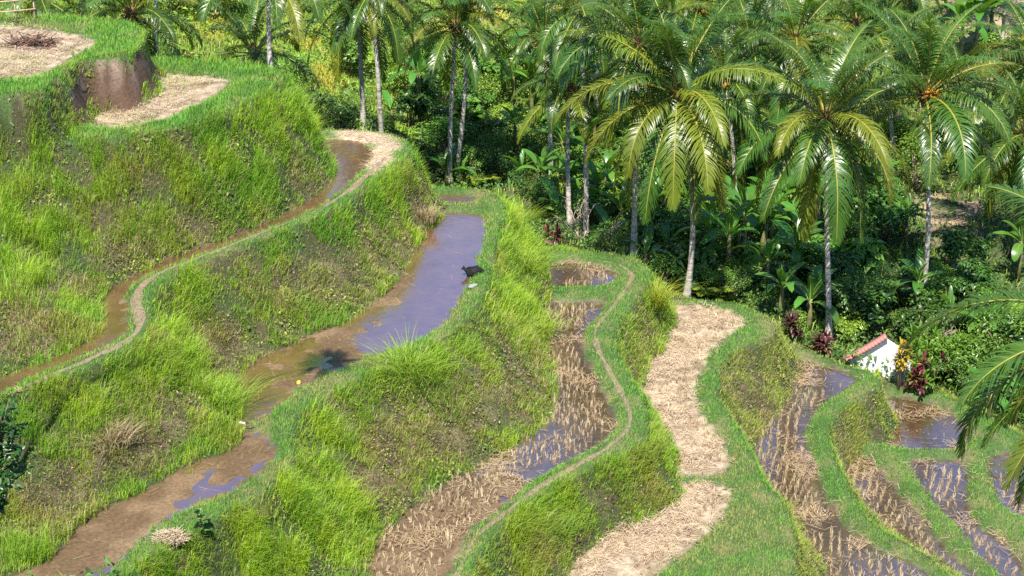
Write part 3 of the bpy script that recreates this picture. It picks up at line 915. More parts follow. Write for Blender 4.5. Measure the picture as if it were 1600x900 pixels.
# wild ground: creepers under the palms, rough grass on the far hillside
hillf = sstep(82, 90, CE['y'] + (fbm(CE['x'], CE['y'], 6, 300) - .5) * 8) * (1 - .6 * sstep(640, 760, CE['u']))
dens = np.where(zc == 0, 70, 0) * (1 - .55 * hillf) * np.clip((52 / CE['d']) ** .8, .2, 1) * (1 - .93 * CE['red'])
i, P = scatter(dens)
cl2 = fbm(P[:, 0], P[:, 1], 2.2, 310)
P[:, 2] += rng.random(len(P)) * (.1 + .9 * sstep(.45, .7, cl2))
C = np.repeat(c3(.055, .125, .02)[None], len(P), 0)
C = lerp3(C, c3(.15, .26, .03), hillf[i] * .6)
C = lerp3(C, c3(.22, .34, .04), sstep(.45, .7, fbm(P[:, 0], P[:, 1], 1.7, 320)) * (.3 + .7 * hillf[i]))
C = lerp3(C, c3(.45, .38, .04), CE['yel'][i] * (rng.random(len(P)) < .6))
C *= (.65 + .7 * rng.random(len(P)))[:, None]
N = np.array([[0, -.2, 1.0]]) + rng.normal(size=(len(P), 3)) * .5
leaflets('undergrowth', P, N, (.12 + .16 * rng.random(len(P))) * (1 + .5 * hillf[i]), C, WEED, 'green creepers and low growth on the wild ground beyond the terraces')
dens = np.where(zc == 0, 45, 0) * (.35 + hillf) * np.clip((60 / CE['d']) ** .8, .2, 1) * (1 - .93 * CE['red'])
i, P = scatter(dens)
C = pick(i, P, .25 * np.ones(len(P)), .5 * np.ones(len(P)), 5, 330)
C = lerp3(C, c3(.42, .36, .05), CE['yel'][i] * .8)
blades('hill_grass', P, .25 + .45 * rng.random(len(P)), .035 + .02 * rng.random(len(P)), slope_dir[i] * .3, C, GRASS, 'rough grass on the hillside behind the palms')

# straw left on the fields
wetf = zc == 3
pat = fbm(CE['x'], CE['y'], 1.4, 340)
heap = sstep(.57, .70, pat)
lv = CE['lvl']
dens = np.where(zc == 4, np.where(lv == 5, 330, 190), 0) * np.where(CE['ed'] < .45, .22, 1) * (.12 + 1.25 * sstep(.36, .56, fbm(CE['x'], CE['y'], .9, 345)))
dens = dens + np.where(wetf & (lv == 4), 170 * heap + 5, 0) + np.where(wetf & (lv == 6), 190 * heap + 8, 0) + np.where(wetf & (lv == 7), 120 * heap + 7, 0) + np.where(wetf & (lv <= 3), 4, 0) + 260 * CE['sp'] + np.where((zc == 1) & (lv >= 4) & (CE['ed'] < .35), 16, 0)
i, P = scatter(dens * np.clip((52 / CE['d']) ** .8, .3, 1.2))
P[:, 2] = np.maximum(P[:, 2], np.where(wetf[i], np.array(Z)[lv[i]] - .2, -99)) + .012 + (.04 + .20 * sstep(.45, .65, fbm(P[:, 0], P[:, 1], .8, 347))) * rng.random(len(P)) * (zc[i] == 4)
C = lerp3(np.repeat(c3(.60, .475, .32)[None], len(P), 0), c3(.33, .22, .135), rng.random(len(P)) ** 1.5)
C = np.where((wetf & (lv <= 3))[i][:, None], c3(.33, .27, .12), C)
C = np.where((wetf & (lv >= 4))[i][:, None], lerp3(np.repeat(c3(.54, .41, .25)[None], len(P), 0), c3(.27, .165, .08), rng.random(len(P))), C)
a = np.where(rng.random(len(P)) < .25, vnoise(P[:, 0], P[:, 1], .9, 350) * 9, rng.random(len(P)) * 6.28)
di = np.stack([np.cos(a), np.sin(a), (rng.random(len(P)) - .3) * .25], -1)
sd = np.stack([-np.sin(a), np.cos(a), np.zeros(len(P))], -1)
L = .12 + .30 * rng.random(len(P)) ** 1.5 * np.where(zc[i] == 4, 1, 1.1)
W = (.007 + .007 * rng.random(len(P))) * wid[i]
V = np.stack([P - sd * W[:, None] / 2, P + sd * W[:, None] / 2, P + di * L[:, None] + sd * W[:, None] / 2, P + di * L[:, None] - sd * W[:, None] / 2], 1).reshape(-1, 3)
F4 = np.arange(len(P))[:, None] * 4 + np.array([[0, 1, 2, 3]])
tag(mesh_np('straw', V, None, F4, [STRAW], np.repeat(C, 4, 0)), 'loose pale rice straw lying on the harvested fields', None, None, 'stuff')
# green shoots in the dry fields
dens = np.where((zc == 4) & (lv <= 1), 60 * sstep(.45, .65, fbm(CE['x'], CE['y'], 1.5, 360)) + 10, 0) + np.where((zc == 3) & (lv == 6), 50 * sstep(.45, .6, fbm(CE['x'], CE['y'], 1.2, 361)), 0) + np.where((zc == 4) & (lv == 5), 60 * (CE['ed'] < .3), 0)
i, P = scatter(dens)
blades('field_shoots', P, .10 + .12 * rng.random(len(P)), .016 * wid[i], slope_dir[i] * .2, pick(i, P, .2 * np.ones(len(P)), .3 * np.ones(len(P)), 2, 370), GRASS, 'sparse green shoots coming up in the harvested fields')

# ------------------------------------------------------------------ plants: shared shapes
def unit(v):
    v = np.asarray(v, float)
    return v / (np.linalg.norm(v, axis=-1, keepdims=True) + 1e-9)

PALM_GREEN = leaf_mat('palm_leaflet_green', (.055, .118, .016), tfac=.26, rough=.33, spec=.5, hue_var=.014, val_var=.25, trans_gain=(2.5, 2.4, .55))
PALM_YOUNG = leaf_mat('palm_leaflet_yellowing', (.135, .170, .016), tfac=.30, rough=.36, spec=.45, hue_var=.016, val_var=.15, trans_gain=(1.7, 1.6, .4))
PALM_DEAD = leaf_mat('palm_leaflet_withered', (.13, .085, .045), tfac=.15, rough=.6, spec=.3, hue_var=.01, val_var=.25, trans_gain=(1.2, 1.1, .8))
RIB_Y = plain_mat('palm_midrib', (.24, .22, .03), .5, .4, .15, 3)
RIB_B = plain_mat('palm_midrib_withered', (.25, .17, .10), .7, .3, .2, 3)

def trunk_material():
    m, n, l, out = new_mat('palm_bark')
    p = princ(n, (.4, .35, .3), .85, .2)
    no = noise_node(n, l, 5, 5, .7)
    tc = n.new('ShaderNodeTexCoord')
    mp = n.new('ShaderNodeMapping')
    mp.inputs['Scale'].default_value = (.6, .6, 7)
    l.new(tc.outputs['Object'], mp.inputs[0])
    n2 = n.new('ShaderNodeTexNoise')
    n2.inputs['Scale'].default_value = 1.6
    n2.inputs['Detail'].default_value = 2
    l.new(mp.outputs[0], n2.inputs['Vector'])
    a = ramp(n, l, no.outputs[0], [(.30, (.13, .105, .085)), (.44, (.38, .33, .28)), (.68, (.62, .56, .50))])
    b = ramp(n, l, n2.outputs[0], [(.36, (.45, .42, .40)), (.52, (1, 1, 1))])
    mx = n.new('ShaderNodeMixRGB')
    mx.blend_type = 'MULTIPLY'
    mx.inputs[0].default_value = .75
    l.new(a.outputs[0], mx.inputs[1])
    l.new(b.outputs[0], mx.inputs[2])
    l.new(mx.outputs[0], p.inputs['Base Color'])
    bp = n.new('ShaderNodeBump')
    bp.inputs['Strength'].default_value = .7
    bp.inputs['Distance'].default_value = .03
    l.new(n2.outputs[0], bp.inputs['Height'])
    l.new(bp.outputs[0], p.inputs['Normal'])
    l.new(p.outputs[0], out.inputs[0])
    return m
BARK = trunk_material()
FIBRE = plain_mat('palm_fibre', (.17, .10, .05), .9, .2, .5, 9, .6)
NUT = plain_mat('coconut_husk', (.42, .24, .03), .45, .4, .35, 6)
NUTG = plain_mat('green_coconut_husk', (.22, .22, .04), .45, .4, .3, 6)
FLOWER = plain_mat('palm_flower_spray', (.65, .30, .03), .6, .3, .25, 12)

def frond_mesh(e0, seed, leafm, ribm, withered=False):
    """A coconut frond 5 m long growing along +X, its leaflets pulled down by their weight."""
    r = np.random.default_rng(seed)
    L, n = 5.0, 26
    s = np.linspace(0, 1, n)
    bend = (84 - abs(e0 - 15) * .40) * r.uniform(.65, 1.2)
    el = np.radians(np.maximum(e0 - bend * s ** 1.35, -86 + 6 * r.random()))
    side_sway = (r.random() - .5) * .5
    az = side_sway * s ** 2
    d = np.stack([np.cos(el) * np.cos(az), np.cos(el) * np.sin(az), np.sin(el)], -1)
    pts = np.concatenate([[[0, 0, 0]], np.cumsum((d[:-1] + d[1:]) / 2, 0)]) * (L / (n - 1))
    mb = MB()
    mb.tube(pts, .045 * (1 - s) ** .8 + .006, 5, 1)
    m = 88
    q = np.linspace(.16, .995, m)
    base = np.stack([np.interp(q, s, pts[:, k]) for k in range(3)], -1)
    T = unit(np.stack([np.interp(q, s, d[:, k]) for k in range(3)], -1))
    hz = np.stack([-np.sin(np.interp(q, s, az)), np.cos(np.interp(q, s, az)), q * 0], -1)
    droop_f = r.uniform(.75, 1.35) if not withered else 1.6
    for sg in (-1, 1):
        roll = (r.random() - .5) * .35
        S_ = hz * sg
        Nn = unit(np.cross(T, hz))
        keep = r.random(m) > (.05 if not withered else .25)
        S2 = unit(S_ * math.cos(roll) + Nn * math.sin(roll) * sg)
        fw = .45 + .9 * q ** 2
        D = unit(S2 + T * fw[:, None] + Nn * .28 + r.normal(size=(m, 3)) * .13)
        ln = 1.22 * (np.sin(np.pi * np.clip((q - .05) / .98, 0, 1)) ** .55) * (1 - .35 * q) * r.uniform(.72, 1.12, m)
        g = np.array([0, 0, -1.0])
        p0 = base
        W0 = unit(T - D * np.sum(T * D, 1)[:, None])
        rows = []
        segs = 4
        P = p0.copy()
        wd = .044
        for k in range(segs + 1):
            f = k / segs
            Dk = unit(D + g * (droop_f * 1.9 * f ** 1.3) * r.uniform(.8, 1.2, m)[:, None])
            wk = wd * (1.0 if k in (1, 2) else .8 if k == 0 else .62 if k == 3 else .08)
            Wk = unit(W0 - Dk * np.sum(W0 * Dk, 1)[:, None])
            rows.append((P - Wk * wk / 2, P + Wk * wk / 2))
            P = P + Dk * (ln / segs)[:, None]
        V = np.stack([np.stack(x, 1) for x in rows], 1)[keep]      # m, seg+1, 2, 3
        kk = len(V)
        V = V.reshape(-1, 3)
        o = np.arange(kk)[:, None, None] * (2 * (segs + 1)) + (np.arange(segs) * 2)[None, :, None] + np.array([0, 1, 3, 2])[None, None]
        mb.add(V, (), o.reshape(-1, 4), 0)
    return mb.mesh('frond', [leafm, ribm])

ELS = [82, 68, 54, 40, 26, 12, -2, -16, -30, -46, -60]
FR = {}
for ei, e in enumerate(ELS):
    for sd in range(2):
        FR[(ei, sd, 'g')] = frond_mesh(e, 1000 + ei * 10 + sd, PALM_GREEN, RIB_Y)
        if e < 60:
            FR[(ei, sd, 'y')] = frond_mesh(e, 1000 + ei * 10 + sd, PALM_YOUNG, RIB_Y)
        if e < 0:
            FR[(ei, sd, 'd')] = frond_mesh(e, 2000 + ei * 10 + sd, PALM_DEAD, RIB_B, True)

def crown_base_mesh(seed):
    r = np.random.default_rng(seed)
    mb = MB()
    mb.tube([(0, 0, -.55), (0, 0, -.2), (0, 0, .15), (0, 0, .5)], [.13, .21, .24, .06], 9)
    for k in range(16):
        a, e = r.random() * 6.28, r.uniform(-.6, .9)
        dd = np.array([math.cos(a) * math.cos(e), math.sin(a) * math.cos(e), math.sin(e)])
        mb.tube([dd * .08, dd * r.uniform(.3, .55)], [.07, .03], 5)
    for k in range(10):
        a = r.random() * 6.28
        mb.tube([(math.cos(a) * .15, math.sin(a) * .15, -.1), (math.cos(a) * .3, math.sin(a) * .3, -.35), (math.cos(a) * .33, math.sin(a) * .33, -.8 - .4 * r.random())], [.03, .02, .008], 4)
    return mb.mesh('fibre_sheath', [FIBRE])
SHEATHS = [crown_base_mesh(k) for k in range(3)]

def nuts_mesh(seed, mats):
    r = np.random.default_rng(seed)
    mb = MB()
    for b in range(3):
        a = r.random() * 6.28
        c = np.array([math.cos(a) * .38, math.sin(a) * .38, -.35])
        mb.tube([(0, 0, 0), c * .7, c], .02, 4)
        for k in range(int(r.integers(3, 6))):
            mb.ball(c + r.normal(size=3) * .12, (.10, .10, .13), 7, 5, 0)
    return mb.mesh('coconut_bunch', mats, True)
NUTS = [nuts_mesh(k, [NUT if k < 2 else NUTG]) for k in range(3)]

def spray_mesh():
    r = np.random.default_rng(4)
    mb = MB()
    for k in range(64):
        a, e = r.random() * 6.28, r.uniform(-.4, 1.2)
        dd = np.array([math.cos(a) * math.cos(e), math.sin(a) * math.cos(e), math.sin(e)])
        mb.tube([(0, 0, 0), dd * .3, dd * .48 + np.array([0, 0, -.08])], [.02, .016, .010], 4)
    return mb.mesh('flower_spray', [FLOWER])
SPRAY = spray_mesh()

def palm(label, crown, base, y=None, L=5.0, n=24, emax=82, emin=-52, seed=0, nuts=True, spray=False, r0=.132, group='coconut palms standing beyond the terraces', dead=.5, cxyz=None, yellow=.3, cy=None, fronds=None, lean=1.4):
    """A coconut palm: CROWN and BASE are picture points, Y the distance when its foot cannot be seen."""
    r = np.random.default_rng(500 + seed)
    if cxyz is not None:
        ctop = np.array(cxyz, float)
        bx, by = base
        foot = np.array([bx, by, float(height(bx, by)) - .15])
    else:
        if y is None:
            foot = np.array(hit(*base))
        else:
            d = rays(*base)
            s = y / d[1]
            foot = np.array([d[0] * s, y, 0])
            foot[2] = float(height(foot[0], foot[1]))
        foot[2] -= .15
        d = rays(*crown)
        s = (foot[1] + (cy or 0)) / d[1]
        ctop = np.array([d[0] * s, foot[1] + (cy or 0), CAM_H + d[2] * s])
    root = thing('coconut_palm', label, 'palm tree', foot, 0, group)
    rel = ctop - foot
    s = np.linspace(0, 1, 22)
    bow = np.array([r.normal() * .25, r.normal() * .25, 0])
    pts = rel[None] * s[:, None] + bow[None] * np.sin(np.pi * s)[:, None]
    pts[:, 0] = rel[0] * s ** lean + bow[0] * np.sin(np.pi * s)
    mb = MB()
    rad = r0 * (1 - .38 * s) + .12 * np.exp(-s * rel[2] / .5) + .006 * np.sin(s * 97)
    mb.tube(pts, rad, 10)
    mobj('trunk', mb.mesh('trunk', [BARK], True), root)
    sh = mobj('fibre_sheath', SHEATHS[seed % 3], root, rel)
    sh.rotation_euler.z = r.random() * 6.28
    if nuts:
        nn = mobj('coconut_bunch', NUTS[seed % 3], root, rel + np.array([0, 0, -.05]))
        nn.rotation_euler.z = r.random() * 6.28
    if spray:
        mobj('flower_spray', SPRAY, root, rel + np.array([.25, -.3, .1]))
    az = r.random() * 6.28
    n = int(n * 1.18)
    for k in range(n):
        f = (k + .5) / n
        e = emax - (emax - emin * .92) * f ** 1.05 + r.normal() * 5
        ei = int(np.argmin([abs(e - x) for x in ELS]))
        az += 2.39996 + r.normal() * .12
        kind = 'g'
        if ELS[ei] < 60 and r.random() < yellow * .45 + .2 * f:
            kind = 'y'
        if ELS[ei] < -20 and r.random() < dead * .09:
            kind = 'd'
        if fronds is not None:
            if k >= len(fronds):
                break
            az, e = R(fronds[k][0]), fronds[k][1]
            ei, kind = int(np.argmin([abs(e - x) for x in ELS])), fronds[k][2]
        fo = mobj('frond', FR[(ei, int(r.integers(2)), kind)], root, rel + np.array([math.cos(az) * .12, math.sin(az) * .12, .25 - .35 * f]))
        fo.rotation_euler = (0, 0, az)
        fo.scale = (L / 5.0 * r.uniform(.80, 1.06) * (.8 if k < 3 else 1),) * 3
    return root, ctop

# ------------------------------------------------------------------ the palms
palm('coconut palm with a slim grey trunk rising behind the upper left grassy bank', (422, -45), (436, 150), y=66, L=4.2, n=18, emax=70, emin=-20, seed=1)
palm('coconut palm with a violet grey trunk standing at the straw covered bund end', (557, -4), (568, 205), L=4.1, n=22, seed=2, emin=-62, yellow=.5)
palm('slender coconut palm with a brown trunk just right of the straw covered bund end', (580, -14), (596, 198), L=3.6, n=16, seed=3, emin=-40, y=75)
palm('drooping coconut palm with the left one of two trunks that cross behind the long pond', (712, 42), (703, 305), y=82, L=4.4, n=26, seed=4, emin=-36, yellow=.5)
palm('coconut palm with the right one of two trunks that cross behind the long pond', (728, 12), (712, 306), L=4.2, n=16, seed=5, emax=84, emin=5, y=83)
palm('coconut palm with thin dark trunk standing back to the right of the twin trunks', (905, 18), (917, 282), L=4.2, n=22, seed=6, y=72, emin=-55)
palm('short coconut palm with shaggy brown trunk low among the bananas', (888, 135), (893, 235), L=3.5, n=18, seed=7, y=73, emax=75, emin=-25, dead=.9)
palm('large coconut palm with pale spotted trunk at the end of the straw covered terrace', (1058, 150), (1072, 466), L=5.5, n=30, seed=8, emin=-66, spray=True, yellow=.4)
palm('coconut palm with grey trunk at the end of the winding footpath', (1000, 72), (990, 401), L=4.8, n=24, seed=9, emin=-40, yellow=.4)
palm('coconut palm with shaggy dark trunk behind the bright banana leaf', (1243, 65), (1273, 395), L=5.0, n=24, seed=10, y=80, emin=-50)
palm('coconut palm with straight white trunk standing left of the white gable wall', (1290, 186), (1295, 533), L=5.2, n=30, seed=11, emin=-66, dead=0, spray=False, yellow=.5)
palm('tall coconut palm with dark upper trunk and orange flower spray right of the white wall', (1446, 150), (1440, 486), L=5.6, n=24, seed=12, emax=86, emin=-26, spray=True)
palm('coconut palm with thick brown trunk at the right edge above the creeper slope', (1602, 212), (1588, 410), y=77, L=5.2, n=28, seed=13, emin=-60, r0=.26)
palm('coconut palm behind the right edge palm with its crown raised higher', (1612, 95), (1612, 330), y=86, L=5.0, n=24, seed=14, emin=-40)
palm('young coconut palm with stubby trunk half hidden behind the upper left bank', (396, 84), (396, 140), y=70, L=4.0, n=18, seed=16, emax=80, emin=-25, nuts=True, dead=.2)
palm('young dark coconut palm rising behind the cut earth corner', (206, 22), (206, 60), y=68, L=4.3, n=22, seed=17, emax=84, emin=-22, nuts=False, dead=.3)
palm('coconut palm with whitish trunk behind the upper left field', (128, -60), (137, 40), y=72, L=3.8, n=18, seed=18, emin=-30)
palm('coconut palm with thin whitish trunk behind the young palm at upper left', (243, -70), (240, 60), y=78, L=3.8, n=18, seed=19, emin=-20)
palm('small coconut palm with arching yellow frond behind the topmost bund', (62, -4), (64, 40), y=70, L=3.2, n=14, seed=20, emin=-30, nuts=False)
palm('coconut palm with whitish trunk seen between two large crowns', (1130, 118), (1149, 310), y=80, L=4.4, n=22, seed=21, emin=-45)
for q, (cu, cv, y_, L_, lab) in enumerate([
        (850, 60, 84, 4.0, 'coconut palm farther back, its crown between the twin trunks and the thin dark trunk'),
        (940, 60, 90, 4.2, 'coconut palm farther back right of the thin dark trunk'),
        (1010, -40, 92, 4.6, 'coconut palm cut off by the top edge above the grey trunk'),
        (1092, 8, 88, 4.8, 'coconut palm far back above the large crown of the straw terrace'),
        (1172, 62, 86, 4.6, 'coconut palm far back with silvery fronds over the whitish trunk'),
        (1190, -32, 96, 5.0, 'coconut palm on the hillside cut off by the top edge near the middle right'),
        (1338, 38, 92, 4.8, 'coconut palm on the hillside above the white trunk crown'),
        (1385, 90, 90, 4.6, 'coconut palm farther back between the white trunk and the dark tall trunk'),
        (1500, 145, 88, 4.8, 'coconut palm with arching fronds right of the orange flower spray'),
        (1395, -45, 100, 5.0, 'coconut palm cut off by the top edge above the orange flower spray')]):
    palm(lab, (cu, cv), (cu + 12, cv + 150), y=y_, L=L_, n=22, seed=40 + q, emin=-45, yellow=.25)
palm('coconut palm with a bare grey pole like trunk on the reddish slope at top right', (1567, -190), (1564, 82), L=4.5, n=22, seed=61, emin=-10)
# two palms whose trunks stand just outside the picture
shp = hit(512, 568)
cpos = np.array(shp) + np.array(SUN_DIR) / SUN_DIR.z * 21.5
palm('tall coconut palm left of the picture whose crown shades the pond', None, (cpos[0] - 5.2, cpos[1] - 1.0), lean=3.2, cxyz=cpos, L=1.1, n=36, seed=31, emin=-30, group=None, r0=.075, nuts=False)
palm('near coconut palm whose long fronds hang in at the right edge', None, (11.6, 26.6), cxyz=(12.0, 27.2, 6.6), L=4.7, n=30, seed=33, group=None,
     fronds=[(178, 12, 'g'), (184, -2, 'y'), (180, -16, 'g'), (184, -30, 'g'), (205, -16, 'y'), (168, -2, 'g'), (215, -46, 'g'), (150, 26, 'g'), (0, 12, 'g'), (40, 26, 'g'), (-40, -2, 'g'), (80, 40, 'g'), (120, 54, 'g'), (-80, -16, 'y'), (20, -30, 'g'), (60, -46, 'g'), (250, 40, 'g'), (300, 54, 'g'), (100, 12, 'g'), (-20, 40, 'g')])

# ------------------------------------------------------------------ bananas, shrubs, cordylines, ferns
BAN = leaf_mat('banana_leaf', (.075, .19, .024), tfac=.32, rough=.33, spec=.5, hue_var=.015, val_var=.25, trans_gain=(2.4, 2.0, .7), mottling=.12)
BANSTEM = plain_mat('banana_stem', (.16, .15, .06), .6, .3, .5, 3)
BANRIB = plain_mat('banana_leaf_rib', (.30, .36, .10), .5, .3, .1, 3)
TWIG = plain_mat('twig_bark', (.17, .125, .09), .85, .2, .35, 6)
PALETWIG = plain_mat('bare_twig_bark', (.36, .28, .22), .85, .2, .25, 6)

def leaf_strip(mb, base, az, el, L, W, bend, r, mi=0, segs=8, fold=.25, ribm=None, petiole=.12, tears=0.0):
    s = np.linspace(0, 1, segs + 1)
    e = el - bend * s ** 1.3
    d = np.stack([np.cos(e) * math.cos(az), np.cos(e) * math.sin(az), np.sin(e)], -1)
    P = np.concatenate([[[0, 0, 0]], np.cumsum((d[:-1] + d[1:]) / 2, 0)]) * (L / segs) + np.asarray(base)
    S_ = np.array([-math.sin(az), math.cos(az), 0.0])
    N = np.cross(d, S_)
    q = np.clip((s - petiole) / (1 - petiole), 0, 1)
    w = W * np.sin(np.pi * np.clip(q * .92 + .06, 0, 1)) ** .6 * (q > 0) + .012
    w[-1] = .01
    if tears:
        w = w * r.uniform(1 - tears, 1, segs + 1)
    lo = P + S_ * (w / 2)[:, None] + N * (w * fold)[:, None] * r.uniform(.5, 1.2)
    hi = P - S_ * (w / 2)[:, None] + N * (w * fold)[:, None] * r.uniform(.5, 1.2)
    V = np.stack([lo, P, hi], 1).reshape(-1, 3)
    F = []
    for k in range(segs):
        a, b = 3 * k, 3 * k + 3
        F += [(a, a + 1, b + 1, b), (a + 1, a + 2, b + 2, b + 1)]
    mb.add(V, (), F, mi)
    if ribm is not None:
        mb.tube(P - N * .012, np.linspace(.028, .006, segs + 1), 4, ribm)

def banana_kind(seed, H, nl, LL):
    r = np.random.default_rng(700 + seed)
    st = MB()
    st.tube([(0, 0, -.2), (.03, 0, H * .5), (.05, .02, H), (.05, .03, H + .25)], [.14, .12, .09, .05], 9)
    stem = st.mesh('stem', [BANSTEM], True)
    lv_ = []
    az = r.random() * 6.28
    for k in range(nl):
        f = (k + .5) / nl
        az += 2.4 + r.normal() * .25
        mb = MB()
        leaf_strip(mb, (0, 0, 0), az, R(86 - 62 * f + r.normal() * 6), LL * r.uniform(.8, 1.15) * (.75 if k == 0 else 1), LL * .27 * r.uniform(.85, 1.1) * (.6 if k == 0 else 1), R(35 + 75 * f), r, 0, 12, .16, 1, .14, .22 if r.random() < .6 else .03)
        lv_.append(mb.mesh('leaf', [BAN, BANRIB]))
    return stem, lv_, H
BKINDS = [banana_kind(0, 1.6, 8, 1.9), banana_kind(1, 2.3, 9, 2.2), banana_kind(2, 1.0, 7, 1.7), banana_kind(3, 2.8, 9, 2.3), banana_kind(4, .35, 5, 1.5)]

def banana(p, kind, rz, sc, label, group='banana plants below the palms'):
    st, lv_, H = BKINDS[kind]
    root = thing('banana_plant', label, 'banana plant', p, rz, group, sc)
    mobj('stem', st, root)
    for m_ in lv_:
        mobj('leaf', m_, root, (.05, .03, H + .1))
    return root

def foliage_cloud(seed, n, rad, hgt, leaf, cols, mat, lobes=7, asp=.5, droop=.0):
    r = np.random.default_rng(900 + seed)
    C0 = np.stack([r.normal(size=lobes) * rad * .45, r.normal(size=lobes) * rad * .45, hgt * r.uniform(.35, .85, lobes)], -1)
    lr = rad * r.uniform(.35, .6, lobes)
    k = r.integers(0, lobes, n)
    d = unit(r.normal(size=(n, 3)))
    d[:, 2] = np.abs(d[:, 2]) * np.where(r.random(n) < .75, 1, -1)
    q = r.random(n) ** .45
    P = C0[k] + d * (lr[k] * q)[:, None] * np.array([1, 1, .8])
    P += r.normal(size=P.shape) * rad * .05
    P[:, 2] = np.maximum(P[:, 2], .03)
    N = unit(d * .7 + np.array([0, 0, .9]) + r.normal(size=(n, 3)) * .45)
    rr = r.normal(size=(n, 3)) + d * 1.2 - np.array([0, 0, droop])
    A = unit(rr - N * np.sum(rr * N, 1)[:, None])
    B = np.cross(N, A)
    s = (leaf * r.uniform(.6, 1.25, n))[:, None]
    V = np.stack([P - A * s * .5, P + B * s * asp * .5 + N * s * .10, P + A * s * .55 - N * s * .16, P - B * s * asp * .5 + N * s * .10, P + A * s * .05], 1).reshape(-1, 3)
    o = np.arange(n)[:, None, None] * 5
    F3 = (o + np.array([[[0, 1, 4], [1, 2, 4], [2, 3, 4], [3, 0, 4]]])).reshape(-1, 3)
    a, b = np.asarray(cols[0]), np.asarray(cols[1])
    t = np.clip(r.random(n) * .7 + .3 * r.random(lobes)[k], 0, 1)
    C = a[None] * (1 - t[:, None]) + b[None] * t[:, None]
    me = mesh_np('foliage', V, F3, None, [mat], np.repeat(C, 5, 0), link=False)
    mb = MB()
    for c in C0:
        mid = c * np.array([.4, .4, .5]) + r.normal(size=3) * .05
        mb.tube([(r.normal() * .05, r.normal() * .05, -.15), mid, c], [.035 + .012 * hgt, .028, .010], 5)
    return me, mb.mesh('stem', [TWIG])

SHL = leaf_mat('shrub_leaf', tfac=.28, rough=.36, spec=.45, attr=True, hue_var=.012, val_var=.22, trans_gain=(1.6, 1.5, .6))
DK, DK2, MD, LT, LT2 = (.028, .078, .012), (.065, .15, .02), (.10, .21, .025), (.17, .30, .03), (.27, .39, .04)
SKINDS = {
    'dark': [foliage_cloud(0, 1500, 1.2, 1.9, .17, (DK, DK2), SHL), foliage_cloud(1, 1700, 1.3, 2.4, .14, (DK, MD), SHL, 9), foliage_cloud(2, 1100, 1.0, 1.6, .22, (DK, DK2), SHL, 6)],
    'mid': [foliage_cloud(3, 1600, 1.1, 1.8, .14, (DK2, LT), SHL), foliage_cloud(4, 1300, 1.0, 1.5, .18, (DK2, MD), SHL, 6), foliage_cloud(5, 1800, 1.3, 2.6, .13, (DK2, LT), SHL, 10)],
    'lime': [foliage_cloud(6, 1500, 1.0, 1.3, .12, (MD, LT2), SHL, 8), foliage_cloud(7, 1200, .9, 1.0, .14, (LT, LT2), SHL, 6)],
    'big': [foliage_cloud(8, 420, 1.0, 1.6, .42, (DK2, MD), SHL, 6, .6, .4), foliage_cloud(9, 360, .9, 1.3, .5, (DK2, LT), SHL, 5, .6, .5)],
}

def shrub(p, kind, v, rz, sc, label, group, name='shrub'):
    me, st = SKINDS[kind][v % len(SKINDS[kind])]
    root = thing(name, label, 'shrub', p, rz, group, sc)
    mobj('foliage', me, root)
    mobj('stem', st, root)
    return root

LAND = [((708, 235), 'the twin palm trunks'), ((1072, 400), 'the pale spotted trunk'), ((1355, 560), 'the white wall'), ((640, 215), 'the straw covered bund end'), ((1000, 400), 'the winding path end'),
        ((1295, 440), 'the straight white trunk'), ((1440, 410), 'the dark tall trunk'), ((917, 240), 'the thin dark trunk'), ((850, 375), 'the tall lime grass'), ((1200, 490), 'the straw terrace end'), ((1585, 400), 'the thick brown trunk'), ((1273, 350), 'the shaggy dark trunk'), ((1150, 290), 'the whitish trunk'), ((570, 180), 'the violet grey trunk'), ((1500, 630), 'the lowest round pond')]
ORD = ['nearest', 'second nearest', 'third nearest', 'fourth nearest', 'fifth nearest', 'sixth nearest', 'seventh nearest', 'eighth nearest', 'ninth nearest', 'tenth nearest']
pending = []

def plan(fn, what, u, v, p=None):
    """Keeps a plant until all are known, so that each label can say which one it is."""
    pending.append((fn, what, u, v, p if p is not None else hit(u, v)))

def flush():
    by = {}
    for it in pending:
        _, what, u, v, p = it
        pu, pv, _ = to_pix(np.array(p) + np.array([0, 0, .8]))
        dist = [math.hypot(pu - a, (pv - b) * 1.3) for (a, b), _ in LAND]
        k = int(np.argmin(dist))
        side = 'left of' if pu < LAND[k][0][0] else 'right of'
        by.setdefault((what, k, side), []).append((dist[k], it))
    for (what, k, side), lst in by.items():
        lst.sort(key=lambda t: t[0])
        for j, (_, (fn, _, u, v, p)) in enumerate(lst):
            lab = f'{what} {side} {LAND[k][1]}' + (f', {ORD[min(j, 9)]} to it' if len(lst) > 1 else '')
            assert len(lab.split()) <= 16, lab
            fn(p, lab)
    pending.clear()

def edge_v(u):
    """Picture height of the last terrace edge in front of the grove."""
    return float(np.interp(u, [480, 560, 640, 660, 780, 850, 900, 1000, 1030, 1090, 1180, 1220, 1320, 1390, 1490, 1600], [200, 200, 222, 286, 288, 330, 386, 404, 455, 462, 482, 530, 562, 604, 620, 690]))

rp = random.Random(77)
taken = []
def free(p, d):
    for q in taken:
        if math.hypot(p[0] - q[0], p[1] - q[1]) < d:
            return False
    taken.append(p)
    return True

